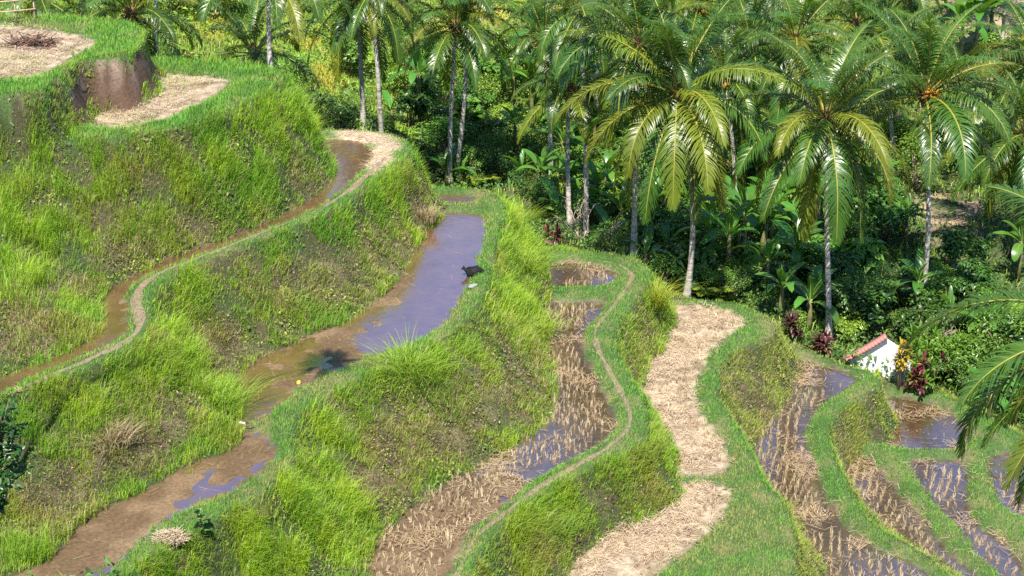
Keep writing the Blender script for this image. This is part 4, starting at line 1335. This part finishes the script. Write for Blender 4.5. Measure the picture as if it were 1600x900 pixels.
for row in range(13):
    for u0 in range(490, 1620, 34):
        u = u0 + rp.uniform(-15, 15)
        v = edge_v(u) - 6 - row * 21 + rp.uniform(-8, 8)
        if v < (175 if u < 650 else 105 if u < 1330 else 150) or (1310 < u < 1432 and v > 530) or (u < 605 and row > 0) or (u < 650 and row > 2):
            continue
        if u > 1400 and v < 430 and rp.random() < .75:
            continue
        if u > 1380 and v < 520 and rp.random() < .45:
            continue
        p = hit(u, v)
        if zone[np.clip(np.searchsorted(GY, p.y), 0, NY - 1), np.clip(np.searchsorted(GX, p.x), 0, NX - 1)] != 0:
            continue
        if not free(p, 1.15):
            continue
        rz, r1 = rp.uniform(0, 6.28), rp.random()
        if row == 0:
            sc = rp.uniform(.45, .75)
            if 860 < u < 1020 and r1 < .5:
                plan(lambda p, l, rz=rz, sc=sc: banana(p, 4, rz, sc * 1.3, l), 'low upright banana sucker', u, v, p)
            elif r1 < .5:
                plan(lambda p, l, rz=rz, sc=sc, k=rp.randrange(3): shrub(p, 'mid', k, rz, sc, l, 'small leafy shrubs along the terrace ends'), 'small mid green shrub', u, v, p)
            else:
                plan(lambda p, l, rz=rz, sc=sc, k=rp.randrange(3): shrub(p, 'dark', k, rz, sc, l, 'small leafy shrubs along the terrace ends'), 'small dark shrub', u, v, p)
            continue
        ban = .55 if 760 < u < 1290 else .25 if u < 760 else .14
        if r1 < ban:
            k = rp.choice([0, 1, 2, 0, 3] if row > 2 else [0, 2, 4, 0])
            sc = rp.uniform(.8, 1.2)
            plan(lambda p, l, rz=rz, sc=sc, k=k: banana(p, k, rz, sc, l), ['banana with broad arching leaves', 'tall banana with torn leaves', 'short banana with broad leaves', 'very tall banana plant', 'low upright banana sucker'][k], u, v, p)
        elif r1 < ban + .10:
            sc = rp.uniform(.8, 1.2)
            plan(lambda p, l, rz=rz, sc=sc, k=rp.randrange(2): shrub(p, 'lime', k, rz, sc, l, 'bright lime shrubs in the grove'), 'bright lime leafy shrub', u, v, p)
        elif r1 < ban + .22:
            sc = rp.uniform(.8, 1.3)
            plan(lambda p, l, rz=rz, sc=sc, k=rp.randrange(2): shrub(p, 'big', k, rz, sc, l, 'large leaved shrubs in the grove'), 'large leaved green shrub', u, v, p)
        elif r1 < ban + .50:
            sc = rp.uniform(.8, 1.35)
            plan(lambda p, l, rz=rz, sc=sc, k=rp.randrange(3): shrub(p, 'mid', k, rz, sc, l, 'mid green shrubs in the grove'), 'mid green leafy shrub', u, v, p)
        else:
            sc = rp.uniform(.85, 1.5)
            plan(lambda p, l, rz=rz, sc=sc, k=rp.randrange(3): shrub(p, 'dark', k, rz, sc, l, 'dark shrubs in the grove'), 'dark green leafy shrub', u, v, p)
# chosen plants
plan(lambda p, l: banana(p, 4, .4, 1.25, l), 'upright banana sucker with bright leaves', 697, 288)
plan(lambda p, l: banana(p, 4, 2.4, 1.0, l), 'small banana sucker with bright leaves', 722, 288)
plan(lambda p, l: banana(p, 4, 1.2, 1.0, l), 'single bright banana sucker', 612, 190)
plan(lambda p, l: banana(p, 1, 2.0, 1.15, l), 'wide banana clump with glossy leaves', 1160, 425)
plan(lambda p, l: banana(p, 0, .6, 1.1, l), 'glossy spreading banana', 1135, 432)
plan(lambda p, l: banana(p, 4, .2, 1.3, l), 'banana sucker with tall bright leaf', 1245, 395)
for q_, (u, v, k_, sc_) in enumerate([(842, 312, 0, .9), (872, 352, 4, 1.4), (893, 330, 0, 1.0), (925, 345, 4, 1.5), (945, 318, 0, 1.0), (968, 352, 4, 1.4), (955, 382, 4, 1.1), (1022, 372, 0, .9), (1112, 402, 0, 1.0), (1190, 400, 0, 1.05), (1215, 430, 4, 1.3), (880, 290, 1, 1.0), (815, 286, 4, 1.2), (1045, 330, 1, 1.0)]):
    plan(lambda p, l, k_=k_, sc_=sc_, rz=q_ * 1.3: banana(p, k_, rz, sc_, l), ['banana with bright spreading leaves', 'high banana with bright leaves', '', '', 'bright upright banana sucker'][k_], u, v)
plan(lambda p, l: banana(p, 2, 1.1, .9, l), 'banana with pale hanging leaves', 1545, 655)
plan(lambda p, l: banana(p, 0, 2.2, .9, l), 'banana with broad dark leaves', 1585, 665)
for (u, v) in [(1520, 105), (1498, 112), (1540, 100), (1380, 95), (1370, 70), (1610, 120)]:
    plan(lambda p, l, k=rp.choice([1, 3]), rz=rp.random() * 6: banana(p, k, rz, 1.25, l), 'tall banana on the far slope', u, v)
flush()
# shrubs dotted over the far hillside
n_hill = 0
for (u, v) in [(270, 20), (330, 30), (300, 60), (360, 20), (345, 75), (470, 150), (455, 130), (520, 165), (530, 70), (480, 20), (650, 60), (590, 110), (620, 150), (640, 120), (545, 120), (610, 60), (760, 20), (800, 90), (830, 30), (1130, 200), (1210, 190), (1380, 260), (1400, 210), (1430, 300), (1500, 260), (1480, 230), (1560, 340), (1520, 210), (1350, 60), (1560, 100), (1420, 20), (285, 5), (405, 30), (690, 10)]:
    p = hit(u, v)
    if zone[np.clip(np.searchsorted(GY, p.y), 0, NY - 1), np.clip(np.searchsorted(GX, p.x), 0, NX - 1)] != 0 or rp.random() < .4:
        continue
    kd = rp.choice(['lime', 'mid', 'lime', 'mid'])
    pending.append((lambda p, l, kd=kd, k=rp.randrange(3), rz=rp.random() * 6, sc=rp.uniform(.9, 1.5): shrub(p, kd, k, rz, sc, l, 'shrubs dotted over the far hillside'), {'lime': 'bright hillside shrub', 'mid': 'dull green hillside shrub'}[kd], u, v, p))
LAND_ALL = LAND
LAND = [((300, 20), 'the young dark palm'), ((480, 60), 'the slim grey trunk'), ((600, 90), 'the violet grey trunk'), ((720, 30), 'the twin trunk crown'), ((850, 40), 'the thin dark trunk crown'), ((1150, 200), 'the whitish trunk'), ((1370, 60), 'the white trunk crown'), ((1440, 240), 'the dark tall trunk'), ((1560, 250), 'the right edge crown')]
flush()
LAND = LAND_ALL

# coloured garden plants near the hut and at the terrace ends
def strap_plant(seed, stems, H, nl, LL, W, mats, spread=.35):
    r = np.random.default_rng(1300 + seed)
    st, fo = MB(), MB()
    for k in range(stems):
        a = r.random() * 6.28
        top = np.array([math.cos(a) * spread * r.random(), math.sin(a) * spread * r.random(), H * r.uniform(.35, 1)])
        st.tube([(top[0] * .2, top[1] * .2, -.1), top * .6, top], [.025, .02, .015], 5)
        mi = int(r.integers(len(mats)))
        for j in range(nl):
            f = j / nl
            leaf_strip(fo, top + np.array([0, 0, .12 * (1 - f) - .25 * f]), r.random() * 6.28, R(80 - 85 * f + r.normal() * 8), LL * r.uniform(.7, 1.15), W, R(25 + 55 * f), r, mi if r.random() < .8 else int(r.integers(len(mats))), 4, .2, None, .08)
    return fo.mesh('foliage', mats), st.mesh('stem', [TWIG])
RED = leaf_mat('red_cordyline_leaf', (.075, .016, .02), tfac=.15, rough=.4, val_var=.2, trans_gain=(1.5, 1.2, 1))
PUR = leaf_mat('purple_cordyline_leaf', (.075, .035, .03), tfac=.2, rough=.4, trans_gain=(2, 1.2, 1))
PINK = leaf_mat('pink_cordyline_leaf', (.18, .03, .05), tfac=.25, rough=.4, trans_gain=(1.4, 1, 1))
YEL = leaf_mat('yellow_croton_leaf', (.38, .30, .03), tfac=.3, rough=.38, trans_gain=(1.4, 1.3, .6))
BRZ = leaf_mat('bronze_croton_leaf', (.15, .10, .035), tfac=.2, rough=.38, trans_gain=(1.5, 1.2, .8))
GRN = leaf_mat('green_strap_leaf', (.10, .20, .02), tfac=.3, rough=.34, trans_gain=(1.8, 1.6, .5))
def strap(name, label, cat, u, v, meshes, sc=1.0, rz=0.0, group=None, off=(0, 0, 0)):
    root = thing(name, label, cat, hit(u, v) + Vector(off), rz, group, sc)
    mobj('foliage', meshes[0], root)
    mobj('stem', meshes[1], root)
K_RED = strap_plant(0, 9, .9, 16, .42, .085, [RED, PUR])
K_PUR = strap_plant(1, 10, .7, 15, .45, .09, [PUR, BRZ, RED])
K_CRO = strap_plant(2, 9, 2.2, 20, .36, .09, [BRZ, YEL, BRZ], .3)
K_MIX = strap_plant(3, 16, 1.5, 17, .38, .10, [YEL, RED, BRZ, GRN, PINK], .8)
K_DRA = strap_plant(4, 14, 2.2, 22, .62, .075, [GRN], 1.0)
K_SML = strap_plant(5, 6, .6, 14, .38, .08, [PINK, RED, PUR])
strap('cordyline', 'dark crimson cordyline growing behind the end of the stubble terrace', 'cordyline', 862, 385, K_SML, 1.15)
strap('cordyline', 'red leaved cordyline standing at the right end of the straw covered terrace', 'cordyline', 1236, 528, K_RED, 1.0, 1)
strap('cordyline', 'brownish purple cordyline at the foot of the straight white trunk', 'cordyline', 1281, 553, K_PUR, 1.0, 2)
strap('croton', 'bronze and yellow croton in front of the white gable wall', 'croton', 1404, 610, K_CRO, .95, .5)
strap('croton', 'mixed yellow and red croton bed on the pond bank right of the white wall', 'croton', 1440, 614, K_MIX, 1.0, 1.5)
strap('cordyline', 'magenta cordyline among the crotons right of the white wall', 'cordyline', 1468, 612, K_SML, 1.0, 2.5, None, (0, .8, .6))
strap('strap_leaf_plant', 'tall green strap leaved plant behind the crotons', 'strap leaf plant', 1448, 590, K_DRA, 1.0, .2)
strap('strap_leaf_plant', 'green strap leaved plant beside the white gable wall', 'strap leaf plant', 1428, 600, K_DRA, .8, 3.0)
strap('strap_leaf_plant', 'green strap leaved plant right of the crotons under the hanging frond', 'strap leaf plant', 1490, 600, K_DRA, .85, 4.4)

def fern(label, u, v, L, n, mat, name='fern'):
    r = np.random.default_rng(int(u))
    root = thing(name, label, 'fern', hit(u, v))
    for k in range(n):
        a = 2 * math.pi * k / n + r.normal() * .2
        mb = MB()
        s = np.linspace(0, 1, 12)
        e = R(70 - 25 * r.random()) - R(75) * s ** 1.3
        d = np.stack([np.cos(e) * math.cos(a), np.cos(e) * math.sin(a), np.sin(e)], -1)
        P = np.concatenate([[[0, 0, 0]], np.cumsum(d[:-1], 0)]) * (L / 11)
        mb.tube(P, np.linspace(.015, .004, 12), 4, 1)
        for j in range(30):
            q = .1 + .9 * j / 30
            b = np.array([np.interp(q, s, P[:, c]) for c in range(3)])
            for sg in (-1, 1):
                leaf_strip(mb, b, a + sg * 1.2, -.15 + r.normal() * .1, L * .22 * math.sin(math.pi * min(1, q * .9 + .08)) + .03, .05, .4, r, 0, 3, .05, None, .02)
        mobj('frond', mb.mesh('frond', [mat, RIB_Y]), root)
FERN = leaf_mat('lime_fern_leaf', (.20, .27, .02), tfac=.35, rough=.45, trans_gain=(1.8, 1.6, .4))
FERND = leaf_mat('dark_fern_leaf', (.04, .09, .02), tfac=.25, rough=.4, trans_gain=(1.8, 1.6, .6))
fern('bright lime fern right of the pale spotted trunk', 1106, 463, 1.7, 14, FERN)
fern('small pale fern low on the straw terrace edge', 1126, 470, .8, 10, FERN)
fern('dark feathery fern under the bananas left of the straight white trunk', 1180, 440, 2.4, 13, FERND)
fern('dark feathery fern between the white trunk and the dark tall trunk', 1372, 470, 2.6, 13, FERND)
fern('yellowing fern beside the banana suckers behind the long pond', 752, 291, 1.3, 10, FERN)

# bare branched shrub
def bare_shrub(label, u, v, H, seed):
    r = np.random.default_rng(seed)
    root = thing('bare_shrub', label, 'shrub', hit(u, v))
    mb = MB()
    def grow(p, d, L, rad, dep):
        q = p + d * L * .5 + r.normal(size=3) * .04
        e = p + d * L + r.normal(size=3) * .06
        mb.tube([p, q, e], [rad, rad * .8, rad * .6], 5)
        if dep:
            for _ in range(3):
                grow(e if r.random() < .6 else q, unit(d + r.normal(size=3) * .55 + np.array([0, 0, .15])), L * .68, rad * .6, dep - 1)
    for _ in range(4):
        grow(np.array([0, 0, -.1]), unit(np.array([r.normal() * .5, r.normal() * .3, 1.0])), H * .42, .04, 3)
    mobj('branches', mb.mesh('branches', [PALETWIG]), root)
bare_shrub('half bare shrub with pale branches behind the stubble terrace end', 915, 380, 2.3, 3)
bare_shrub('thin bare shrub between the dark tall trunk and the white wall', 1455, 565, 2.0, 5)

# tall single grass tufts that stand out from the banks
def tuft(label, u, v, n, L, cols, spread=.25, name='grass_tuft', off=(0, 0, 0)):
    r = np.random.default_rng(int(u * 3 + v))
    P = np.column_stack([r.normal(size=n) * spread, r.normal(size=n) * spread, np.zeros(n)])
    a = r.random(n) * 6.28
    out = np.stack([np.cos(a), np.sin(a), np.zeros(n)], -1) * r.uniform(.15, 1.0, n)[:, None] + P * 1.2
    ln = L * r.uniform(.6, 1.1, n)
    sd = np.stack([-np.sin(a), np.cos(a), np.zeros(n)], -1)
    V = []
    for f, w in ((0, .020), (.35, .022), (.7, .016), (1, .003)):
        q = P + ln[:, None] * (out * (f ** 1.8) * .8 + np.array([0, 0, 1]) * (f - .42 * f ** 2.4))
        V += [q - sd * w / 2, q + sd * w / 2]
    V = np.stack(V, 1).reshape(-1, 3)
    F = (np.arange(n)[:, None, None] * 8 + np.array([[[0, 1, 3, 2], [2, 3, 5, 4], [4, 5, 7, 6]]])).reshape(-1, 4)
    t = r.random(n)[:, None]
    C = np.asarray(cols[0])[None] * (1 - t) + np.asarray(cols[1])[None] * t
    o = mesh_np(name, V, None, F, [GRASS], np.repeat(C, 8, 0))
    o.location = hit(u, v) + Vector(off)
    tag(o, label, 'grass tuft')
tuft('tall yellow green fountain of grass on the bank above the straw terrace', 1022, 478, 420, 1.5, ((.28, .36, .03), (.40, .42, .06)), .22)
tuft('tall lime grass tuft at the far end of the pond bank', 806, 350, 900, 1.2, ((.20, .32, .03), (.32, .40, .05)), .5)
tuft('lime grass tuft hanging down from the pond bund near the black sack', 812, 420, 700, 1.0, ((.20, .32, .03), (.30, .38, .05)), .45)
tuft('lime grass tuft below the stone on the pond bank', 835, 520, 600, .9, ((.22, .33, .03), (.34, .40, .06)), .4)
tuft('bright grass tuft on the bank below the pond bend', 640, 575, 600, .9, ((.18, .32, .03), (.30, .40, .05)), .5)
tuft('bright grass tuft at the end of the upper pond bank', 345, 632, 520, 1.0, ((.16, .30, .03), (.30, .40, .05)), .4)
tuft('pale dead grass clump hanging on the brown bank', 178, 695, 300, .9, ((.42, .34, .22), (.30, .22, .13)), .25)
tuft('dead grass clump hanging at the right end of the upper pond bank', 664, 345, 300, .9, ((.42, .34, .22), (.28, .21, .12)), .2)
tuft('short green grass clump on the bank below the winding path', 872, 830, 300, .7, ((.13, .26, .03), (.25, .36, .05)), .3)

# ------------------------------------------------------------------ stubble: the nearest tufts one by one, the rest as one mass
def stubble():
    r = np.random.default_rng(31)
    cand = []
    for (lv_, depth, water, pw) in pad_polys:
        if lv_ < 4:
            continue
        lo, hi = pw.min(0), pw.max(0)
        sp = .29
        ang = {4: .55, 5: .35, 6: -.35, 7: -.5}[lv_]
        ca, sa = math.cos(ang), math.sin(ang)
        c = (lo + hi) / 2
        R_ = np.hypot(*(hi - lo)) / 2
        g = np.arange(-R_, R_, sp)
        A, B = np.meshgrid(g, g * .8)
        A, B = A.ravel() + r.normal(size=A.size) * .03, B.ravel() + r.normal(size=B.size) * .03
        A = A + (vnoise(A, B, 4, 6) - .5) * 1.2
        x, y = c[0] + A * ca - B * sa, c[1] + A * sa + B * ca
        ok = (sdist(pw, x, y) > .12)
        x, y = x[ok], y[ok]
        z = np.maximum(height(x, y), Z[lv_] - (water or depth) - .03)
        u, v, d = to_pix(np.column_stack([x, y, z]))
        h = height(x, y)
        ix, iy = np.clip(np.searchsorted(GX, x), 0, NX - 1), np.clip(np.searchsorted(GY, y), 0, NY - 1)
        ok = (u > -20) & (u < 1620) & (v > 0) & (v < 915) & np.isin(zone[iy, ix], (3, 4))
        if lv_ == 5:
            ed = sdist(pw, x, y)
            ok &= (ed < .55) | (r.random(len(x)) < .22)
        elif lv_ == 7:
            ok &= (fbm(x, y, 1.8, 400) > .40) & ~((u > 1380) & (v < 715))
        elif lv_ == 6:
            ok &= fbm(x, y, 1.8, 401) > .38
        else:
            ok &= (fbm(x, y, 1.5, 402) > np.where(v > 720, .28, .40))
        ok &= r.random(len(x)) < .9
        cand += [(dd, xx, yy, zz) for dd, xx, yy, zz in zip(d[ok], x[ok], y[ok], z[ok])]
    cand.sort()
    kinds = []
    def tuft_arrays(rr, n=9):
        P = rr.normal(size=(n, 3)) * np.array([.022, .022, 0])
        a = rr.random(n) * 6.28
        L = rr.uniform(.12, .26, n)
        d = np.stack([np.cos(a) * .25, np.sin(a) * .25, np.ones(n)], -1) + rr.normal(size=3) * np.array([.16, .16, 0])
        sd = np.stack([-np.sin(a), np.cos(a), np.zeros(n)], -1) * .008
        V = np.stack([P - sd, P + sd, P + d * L[:, None] + sd * .9, P + d * L[:, None] - sd * .9], 1).reshape(-1, 3)
        t = rr.random(n)[:, None]
        C = np.array([[.52, .42, .27]]) * (1 - t) + np.array([[.34, .25, .14]]) * t
        return V, np.repeat(C, 4, 0)
    for k in range(8):
        V, C = tuft_arrays(r, 12)
        kinds.append(mesh_np('rice_stubble_tuft', V, None, np.arange(12)[:, None] * 4 + np.array([[0, 1, 2, 3]]), [STRAW], C, link=False))
    for (dd, x_, y_, z_) in cand[:290]:
        o = mobj('rice_stubble_tuft', kinds[int(r.integers(8))], None, (x_, y_, z_))
        o.rotation_euler.z = r.random() * 6.28
        o.rotation_euler.x, o.rotation_euler.y = r.normal() * .22, r.normal() * .22
        o.scale = (r.uniform(.8, 1.2), r.uniform(.8, 1.2), r.uniform(.5, 1.35))
        tag(o, 'pale cut rice stubble tuft in the muddy lower field nearest the camera', 'rice stubble', 'cut rice stubble tufts in the nearest muddy field')
    Vs, Cs = [], []
    for (dd, x_, y_, z_) in cand[290:]:
        V, C = tuft_arrays(r)
        Vs.append(V + np.array([x_, y_, z_]))
        Cs.append(C)
    n = sum(len(v) for v in Vs) // 4
    tag(mesh_np('rice_stubble', np.concatenate(Vs), None, np.arange(n)[:, None] * 4 + np.array([[0, 1, 2, 3]]), [STRAW], np.concatenate(Cs)), 'rows of pale cut rice stubble in the farther harvested fields', None, None, 'stuff')
    print('stubble', len(cand))
stubble()

# ------------------------------------------------------------------ the white hut
def hut():
    white = plain_mat('whitewash', (.78, .77, .76), .85, .2, .06, 3, .15)
    tile = plain_mat('red_roof_tile', (.36, .165, .14), .8, .3, .18, 14, .4)
    dark = plain_mat('roof_timber', (.07, .04, .03), .8, .2, .3, 5)
    base = hit(1388, 606)
    y = base.y + .9
    def at(u, v, yy):
        d = rays(u, v)
        s = yy / d[1]
        return np.array([d[0] * s, yy, CAM_H + d[2] * s])
    apex, eave = at(1384, 527, y), at(1321, 563, y)
    hw, ht = apex[0] - eave[0], apex[2] - eave[2]
    gz = float(height(apex[0], y)) - .4
    root = thing('gable_wall', 'white gabled garden wall with red tiled coping half hidden by plants', 'wall', (apex[0], y, gz))
    A, E = apex[2] - gz, eave[2] - gz
    D = .16
    mb = MB()
    w = hw - .22
    e1 = A - ht * w / hw - .06
    V = [(-w, 0, 0), (w, 0, 0), (w, 0, e1), (0, 0, A - .06), (-w, 0, e1), (-w, D, 0), (w, D, 0), (w, D, e1), (0, D, A - .06), (-w, D, e1)]
    mb.add(V, [(2, 3, 4), (9, 8, 7)], [(0, 1, 2, 4), (5, 9, 7, 6), (0, 4, 9, 5), (1, 6, 7, 2)])
    mobj('wall_face', mb.mesh('wall_face', [white]), root)
    for sg in (-1,):
        rf = MB()
        n = 14
        pts = [(sg * hw * f, A - ht * f + .10 * math.sin(math.pi * f) * -.4) for f in np.linspace(0, 1, n)]
        V = []
        for (x_, z_) in pts:
            V += [(x_, -.10, z_), (x_, D + .08, z_), (x_, -.10, z_ + .11), (x_, D + .08, z_ + .11)]
        F = []
        for k in range(n - 1):
            a, b = 4 * k, 4 * k + 4
            F += [(a + 2, a + 3, b + 3, b + 2), (a, b, b + 1, a + 1), (a, a + 2, b + 2, b), (a + 1, b + 1, b + 3, a + 3)]
        F += [(0, 1, 3, 2), (4 * n - 4, 4 * n - 2, 4 * n - 1, 4 * n - 3)]
        rf.add(V, (), F, 0)
        # rounded verge tiles along the gable edge
        vt = MB()
        for k in range(n - 1):
            p0, p1 = np.array([pts[k][0], -.11, pts[k][1] + .07]), np.array([pts[k + 1][0], -.11, pts[k + 1][1] + .05])
            vt.tube([p0, p1 + (p1 - p0) * .15], [.105, .085], 8, 0)
        ro = mobj('coping', rf.mesh('coping', [tile]), root)
        mobj('verge_tiles', vt.mesh('verge_tiles', [tile]), ro)
    rb = MB()
    rb.box((-hw + .06, -.12, E - .12), (-hw + .16, D + .12, E - .02))
    mobj('eaves_board', rb.mesh('eaves_board', [dark]), root)
hut()

# ------------------------------------------------------------------ small things on the terraces
def lump(seed, r, n=2.0, amp=.2, seg=22, rings=14):
    rr = np.random.default_rng(seed)
    th, ph = np.linspace(0, np.pi, rings + 1), np.linspace(0, 2 * np.pi, seg, endpoint=False)
    T, P_ = np.meshgrid(th, ph, indexing='ij')
    d = np.stack([np.sin(T) * np.cos(P_), np.sin(T) * np.sin(P_), np.cos(T)], -1)
    f = 1 + amp * (vnoise(d[..., 0] * 3 + 9, d[..., 1] * 3 + d[..., 2] * 2 + 9, .8, seed) - .5) * 2 + amp * .6 * (vnoise(d[..., 0] * 3 + 9, d[..., 2] * 3 + d[..., 1] + 9, .35, seed + 3) - .5)
    V = (d * f[..., None] * np.asarray(r)).reshape(-1, 3)
    q = [(i * seg + j, (i + 1) * seg + j, (i + 1) * seg + (j + 1) % seg, i * seg + (j + 1) % seg) for i in range(rings) for j in range(seg)]
    return V, q

def sack():
    blk = plain_mat('black_plastic', (.010, .010, .011), .7, .15, .4, 6, .5)
    p = hit(740, 431)
    root = thing('black_sack', 'black plastic sack with a twisted neck lying on the pond bund', 'sack', p + Vector((0, 0, .02)), 0, None, .8)
    mb = MB()
    V, q = lump(3, (.44, .30, .27), amp=.22)
    mb.add(V + np.array([.06, 0, .16]), (), q)
    mobj('body', mb.mesh('body', [blk], True), root)
    mb = MB()
    mb.tube([(-.26, 0, .20), (-.38, .02, .27), (-.43, .02, .30), (-.52, .05, .36)], [.15, .09, .07, .11], 9)
    mobj('neck', mb.mesh('neck', [blk], True), root)
sack()

def rock(label, u, v, r, color, name, cat, seed, up=.3):
    V, q = lump(seed, r, amp=.25, seg=16, rings=10)
    m = plain_mat(name + '_surface', color, .85, .25, .2, 9, .5)
    o = mesh_np(name, V, None, q, [m], smooth=True)
    o.location = hit(u, v) + Vector((0, 0, r[2] * up + .03))
    o.rotation_euler.z = seed
    tag(o, label, cat)
rock('flat pale grey stone lying on the pond bund below the black sack', 739, 449, (.20, .12, .06), (.24, .24, .22), 'stone', 'stone', 7)
rock('small yellow plastic bag on the grassy bund left of the pond bend', 467, 601, (.10, .07, .06), (.55, .46, .06), 'plastic_bag', 'bag', 8, .6)
rock('small white lump standing in for the glint of water trickling at the grassy dam', 378, 663, (.12, .05, .03), (.6, .6, .6), 'water_glint', 'painted glint', 9, .4)  # white lump coloured to imitate a glint on trickling water

def heap(name, label, cat, u, v, n, rad, hgt, L, cols, mat, stick=.012):
    r = np.random.default_rng(int(u) + 17)
    a, q = r.random(n) * 6.28, np.sqrt(r.random(n))
    P = np.stack([np.cos(a) * q * rad, np.sin(a) * q * rad * .7, hgt * (1 - q ** 2) * r.random(n)], -1)
    b = r.random(n) * 6.28
    d = np.stack([np.cos(b), np.sin(b), r.normal(size=n) * .35], -1) * (L * r.uniform(.5, 1.2, n))[:, None]
    sd = np.stack([-np.sin(b), np.cos(b), np.zeros(n)], -1) * stick
    upv = np.array([0, 0, stick])
    V = np.stack([P - d / 2 - sd, P - d / 2 + sd, P - d / 2 + upv * 1.6, P + d / 2 - sd, P + d / 2 + sd, P + d / 2 + upv * 1.6], 1).reshape(-1, 3)
    F = (np.arange(n)[:, None, None] * 6 + np.array([[[0, 1, 4, 3], [1, 2, 5, 4], [2, 0, 3, 5]]])).reshape(-1, 4)
    t = r.random(n)[:, None]
    C = np.asarray(cols[0])[None] * (1 - t) + np.asarray(cols[1])[None] * t
    o = mesh_np(name, V, None, F, [mat], np.repeat(C, 6, 0))
    o.location = hit(u, v)
    tag(o, label, cat)
heap('brush_pile', 'pile of dark dead brush on the dry upper left field', 'brush pile', 52, 72, 220, .95, .45, .8, ((.05, .035, .03), (.26, .15, .10)), STRAW, .014)
heap('straw_heap', 'small heap of pale straw on the near pond bund', 'straw heap', 268, 842, 420, .42, .22, .35, ((.52, .42, .29), (.38, .28, .18)), STRAW, .008)

# leafy sapling on the near bund
def sapling():
    root = thing('leafy_sapling', 'upright leafy sapling growing on the near pond bund beside the straw heap', 'sapling', hit(316, 842))
    r = np.random.default_rng(8)
    st, fo = MB(), MB()
    st.tube([(0, 0, -.1), (.02, 0, .4), (-.03, 0, .9)], [.018, .014, .006], 5)
    for k in range(13):
        f = k / 13
        leaf_strip(fo, (0, 0, .15 + .75 * f), k * 2.4, R(35 + 20 * r.random()), .30 * (1 - .3 * f), .15, R(60), r, 0, 6, .12, 1, .18)
    mobj('foliage', fo.mesh('foliage', [BAN, BANRIB]), root)
    mobj('stem', st.mesh('stem', [TWIG]), root)
sapling()

# bamboo fence at the edge of the topmost field
def fence():
    m = plain_mat('weathered_bamboo', (.36, .27, .17), .75, .3, .3, 8)
    p = hit(12, 40)
    root = thing('bamboo_fence', 'weathered bamboo rail fence behind the topmost bund at the left corner', 'fence', p)
    for x_ in (-1.3, -.5, .35, 1.1):
        mb = MB()
        mb.tube([(x_, 0, -.2), (x_ + .03, .02, 1.25)], [.035, .03], 6)
        mobj('post', mb.mesh('post', [m]), root)
    for z_ in (.55, .95):
        mb = MB()
        mb.tube([(-2.6, -.05, z_ + .02), (0, -.05, z_), (1.2, -.05, z_ + .12)], .03, 6)
        mobj('rail', mb.mesh('rail', [m]), root)
fence()

# dark broadleaved tree close to the camera at the left edge
def near_tree():
    base = (-9.6, 22.0)
    gz = float(height(*base))
    d = rays(8, 650)
    s = 22.0 / d[1]
    c = np.array([d[0] * s, 22.0, CAM_H + d[2] * s])
    H = c[2] - gz
    root = thing('broadleaf_tree', 'dark glossy broadleaved tree close by at the left edge', 'tree', (base[0], base[1], gz))
    r = np.random.default_rng(12)
    mb = MB()
    rel = np.array([c[0] - base[0], 0, H])
    mb.tube([(0, 0, -.2), rel * .5, rel * .85], [.12, .09, .05], 8)
    tips = []
    for k in range(46):
        a, e = r.random() * 6.28, r.uniform(-.5, 1.3)
        L = r.uniform(.35, .95)
        p0 = rel * r.uniform(.72, .95)
        p1 = p0 + np.array([math.cos(a) * math.cos(e) * .8, math.sin(a) * math.cos(e) * .8, math.sin(e) * 1.1]) * L
        mb.tube([p0, (p0 + p1) / 2 + np.array([0, 0, .05]), p1], [.02, .014, .006], 4)
        tips += [(p0, p1)] * 26
    n = len(tips)
    f = r.uniform(.35, 1.05, n)[:, None]
    P = np.array([t[0] for t in tips]) * (1 - f) + np.array([t[1] for t in tips]) * f + r.normal(size=(n, 3)) * .06
    N = unit(np.array([[0, -.3, 1.0]]) + r.normal(size=(n, 3)) * .6)
    rr = r.normal(size=(n, 3))
    A = unit(rr - N * np.sum(rr * N, 1)[:, None])
    B = np.cross(N, A)
    s_ = r.uniform(.09, .16, n)[:, None]
    V = np.stack([P - A * s_ * .5, P + B * s_ * .24 + N * s_ * .08, P + A * s_ * .55 - N * s_ * .14, P - B * s_ * .24 + N * s_ * .08, P + A * s_ * .05], 1).reshape(-1, 3)
    F3 = (np.arange(n)[:, None, None] * 5 + np.array([[[0, 1, 4], [1, 2, 4], [2, 3, 4], [3, 0, 4]]])).reshape(-1, 3)
    t = r.random(n)[:, None]
    C = np.array([[.02, .06, .012]]) * (1 - t) + np.array([[.05, .13, .02]]) * t
    mobj('trunk', mb.mesh('trunk', [TWIG], True), root)
    mobj('crown', mesh_np('crown', V, F3, None, [SHL], np.repeat(C, 5, 0), link=False), root)
near_tree()
print('objects', len(bpy.data.objects), 'faces', sum(len(o.data.polygons) for o in bpy.data.objects if o.type == 'MESH'))
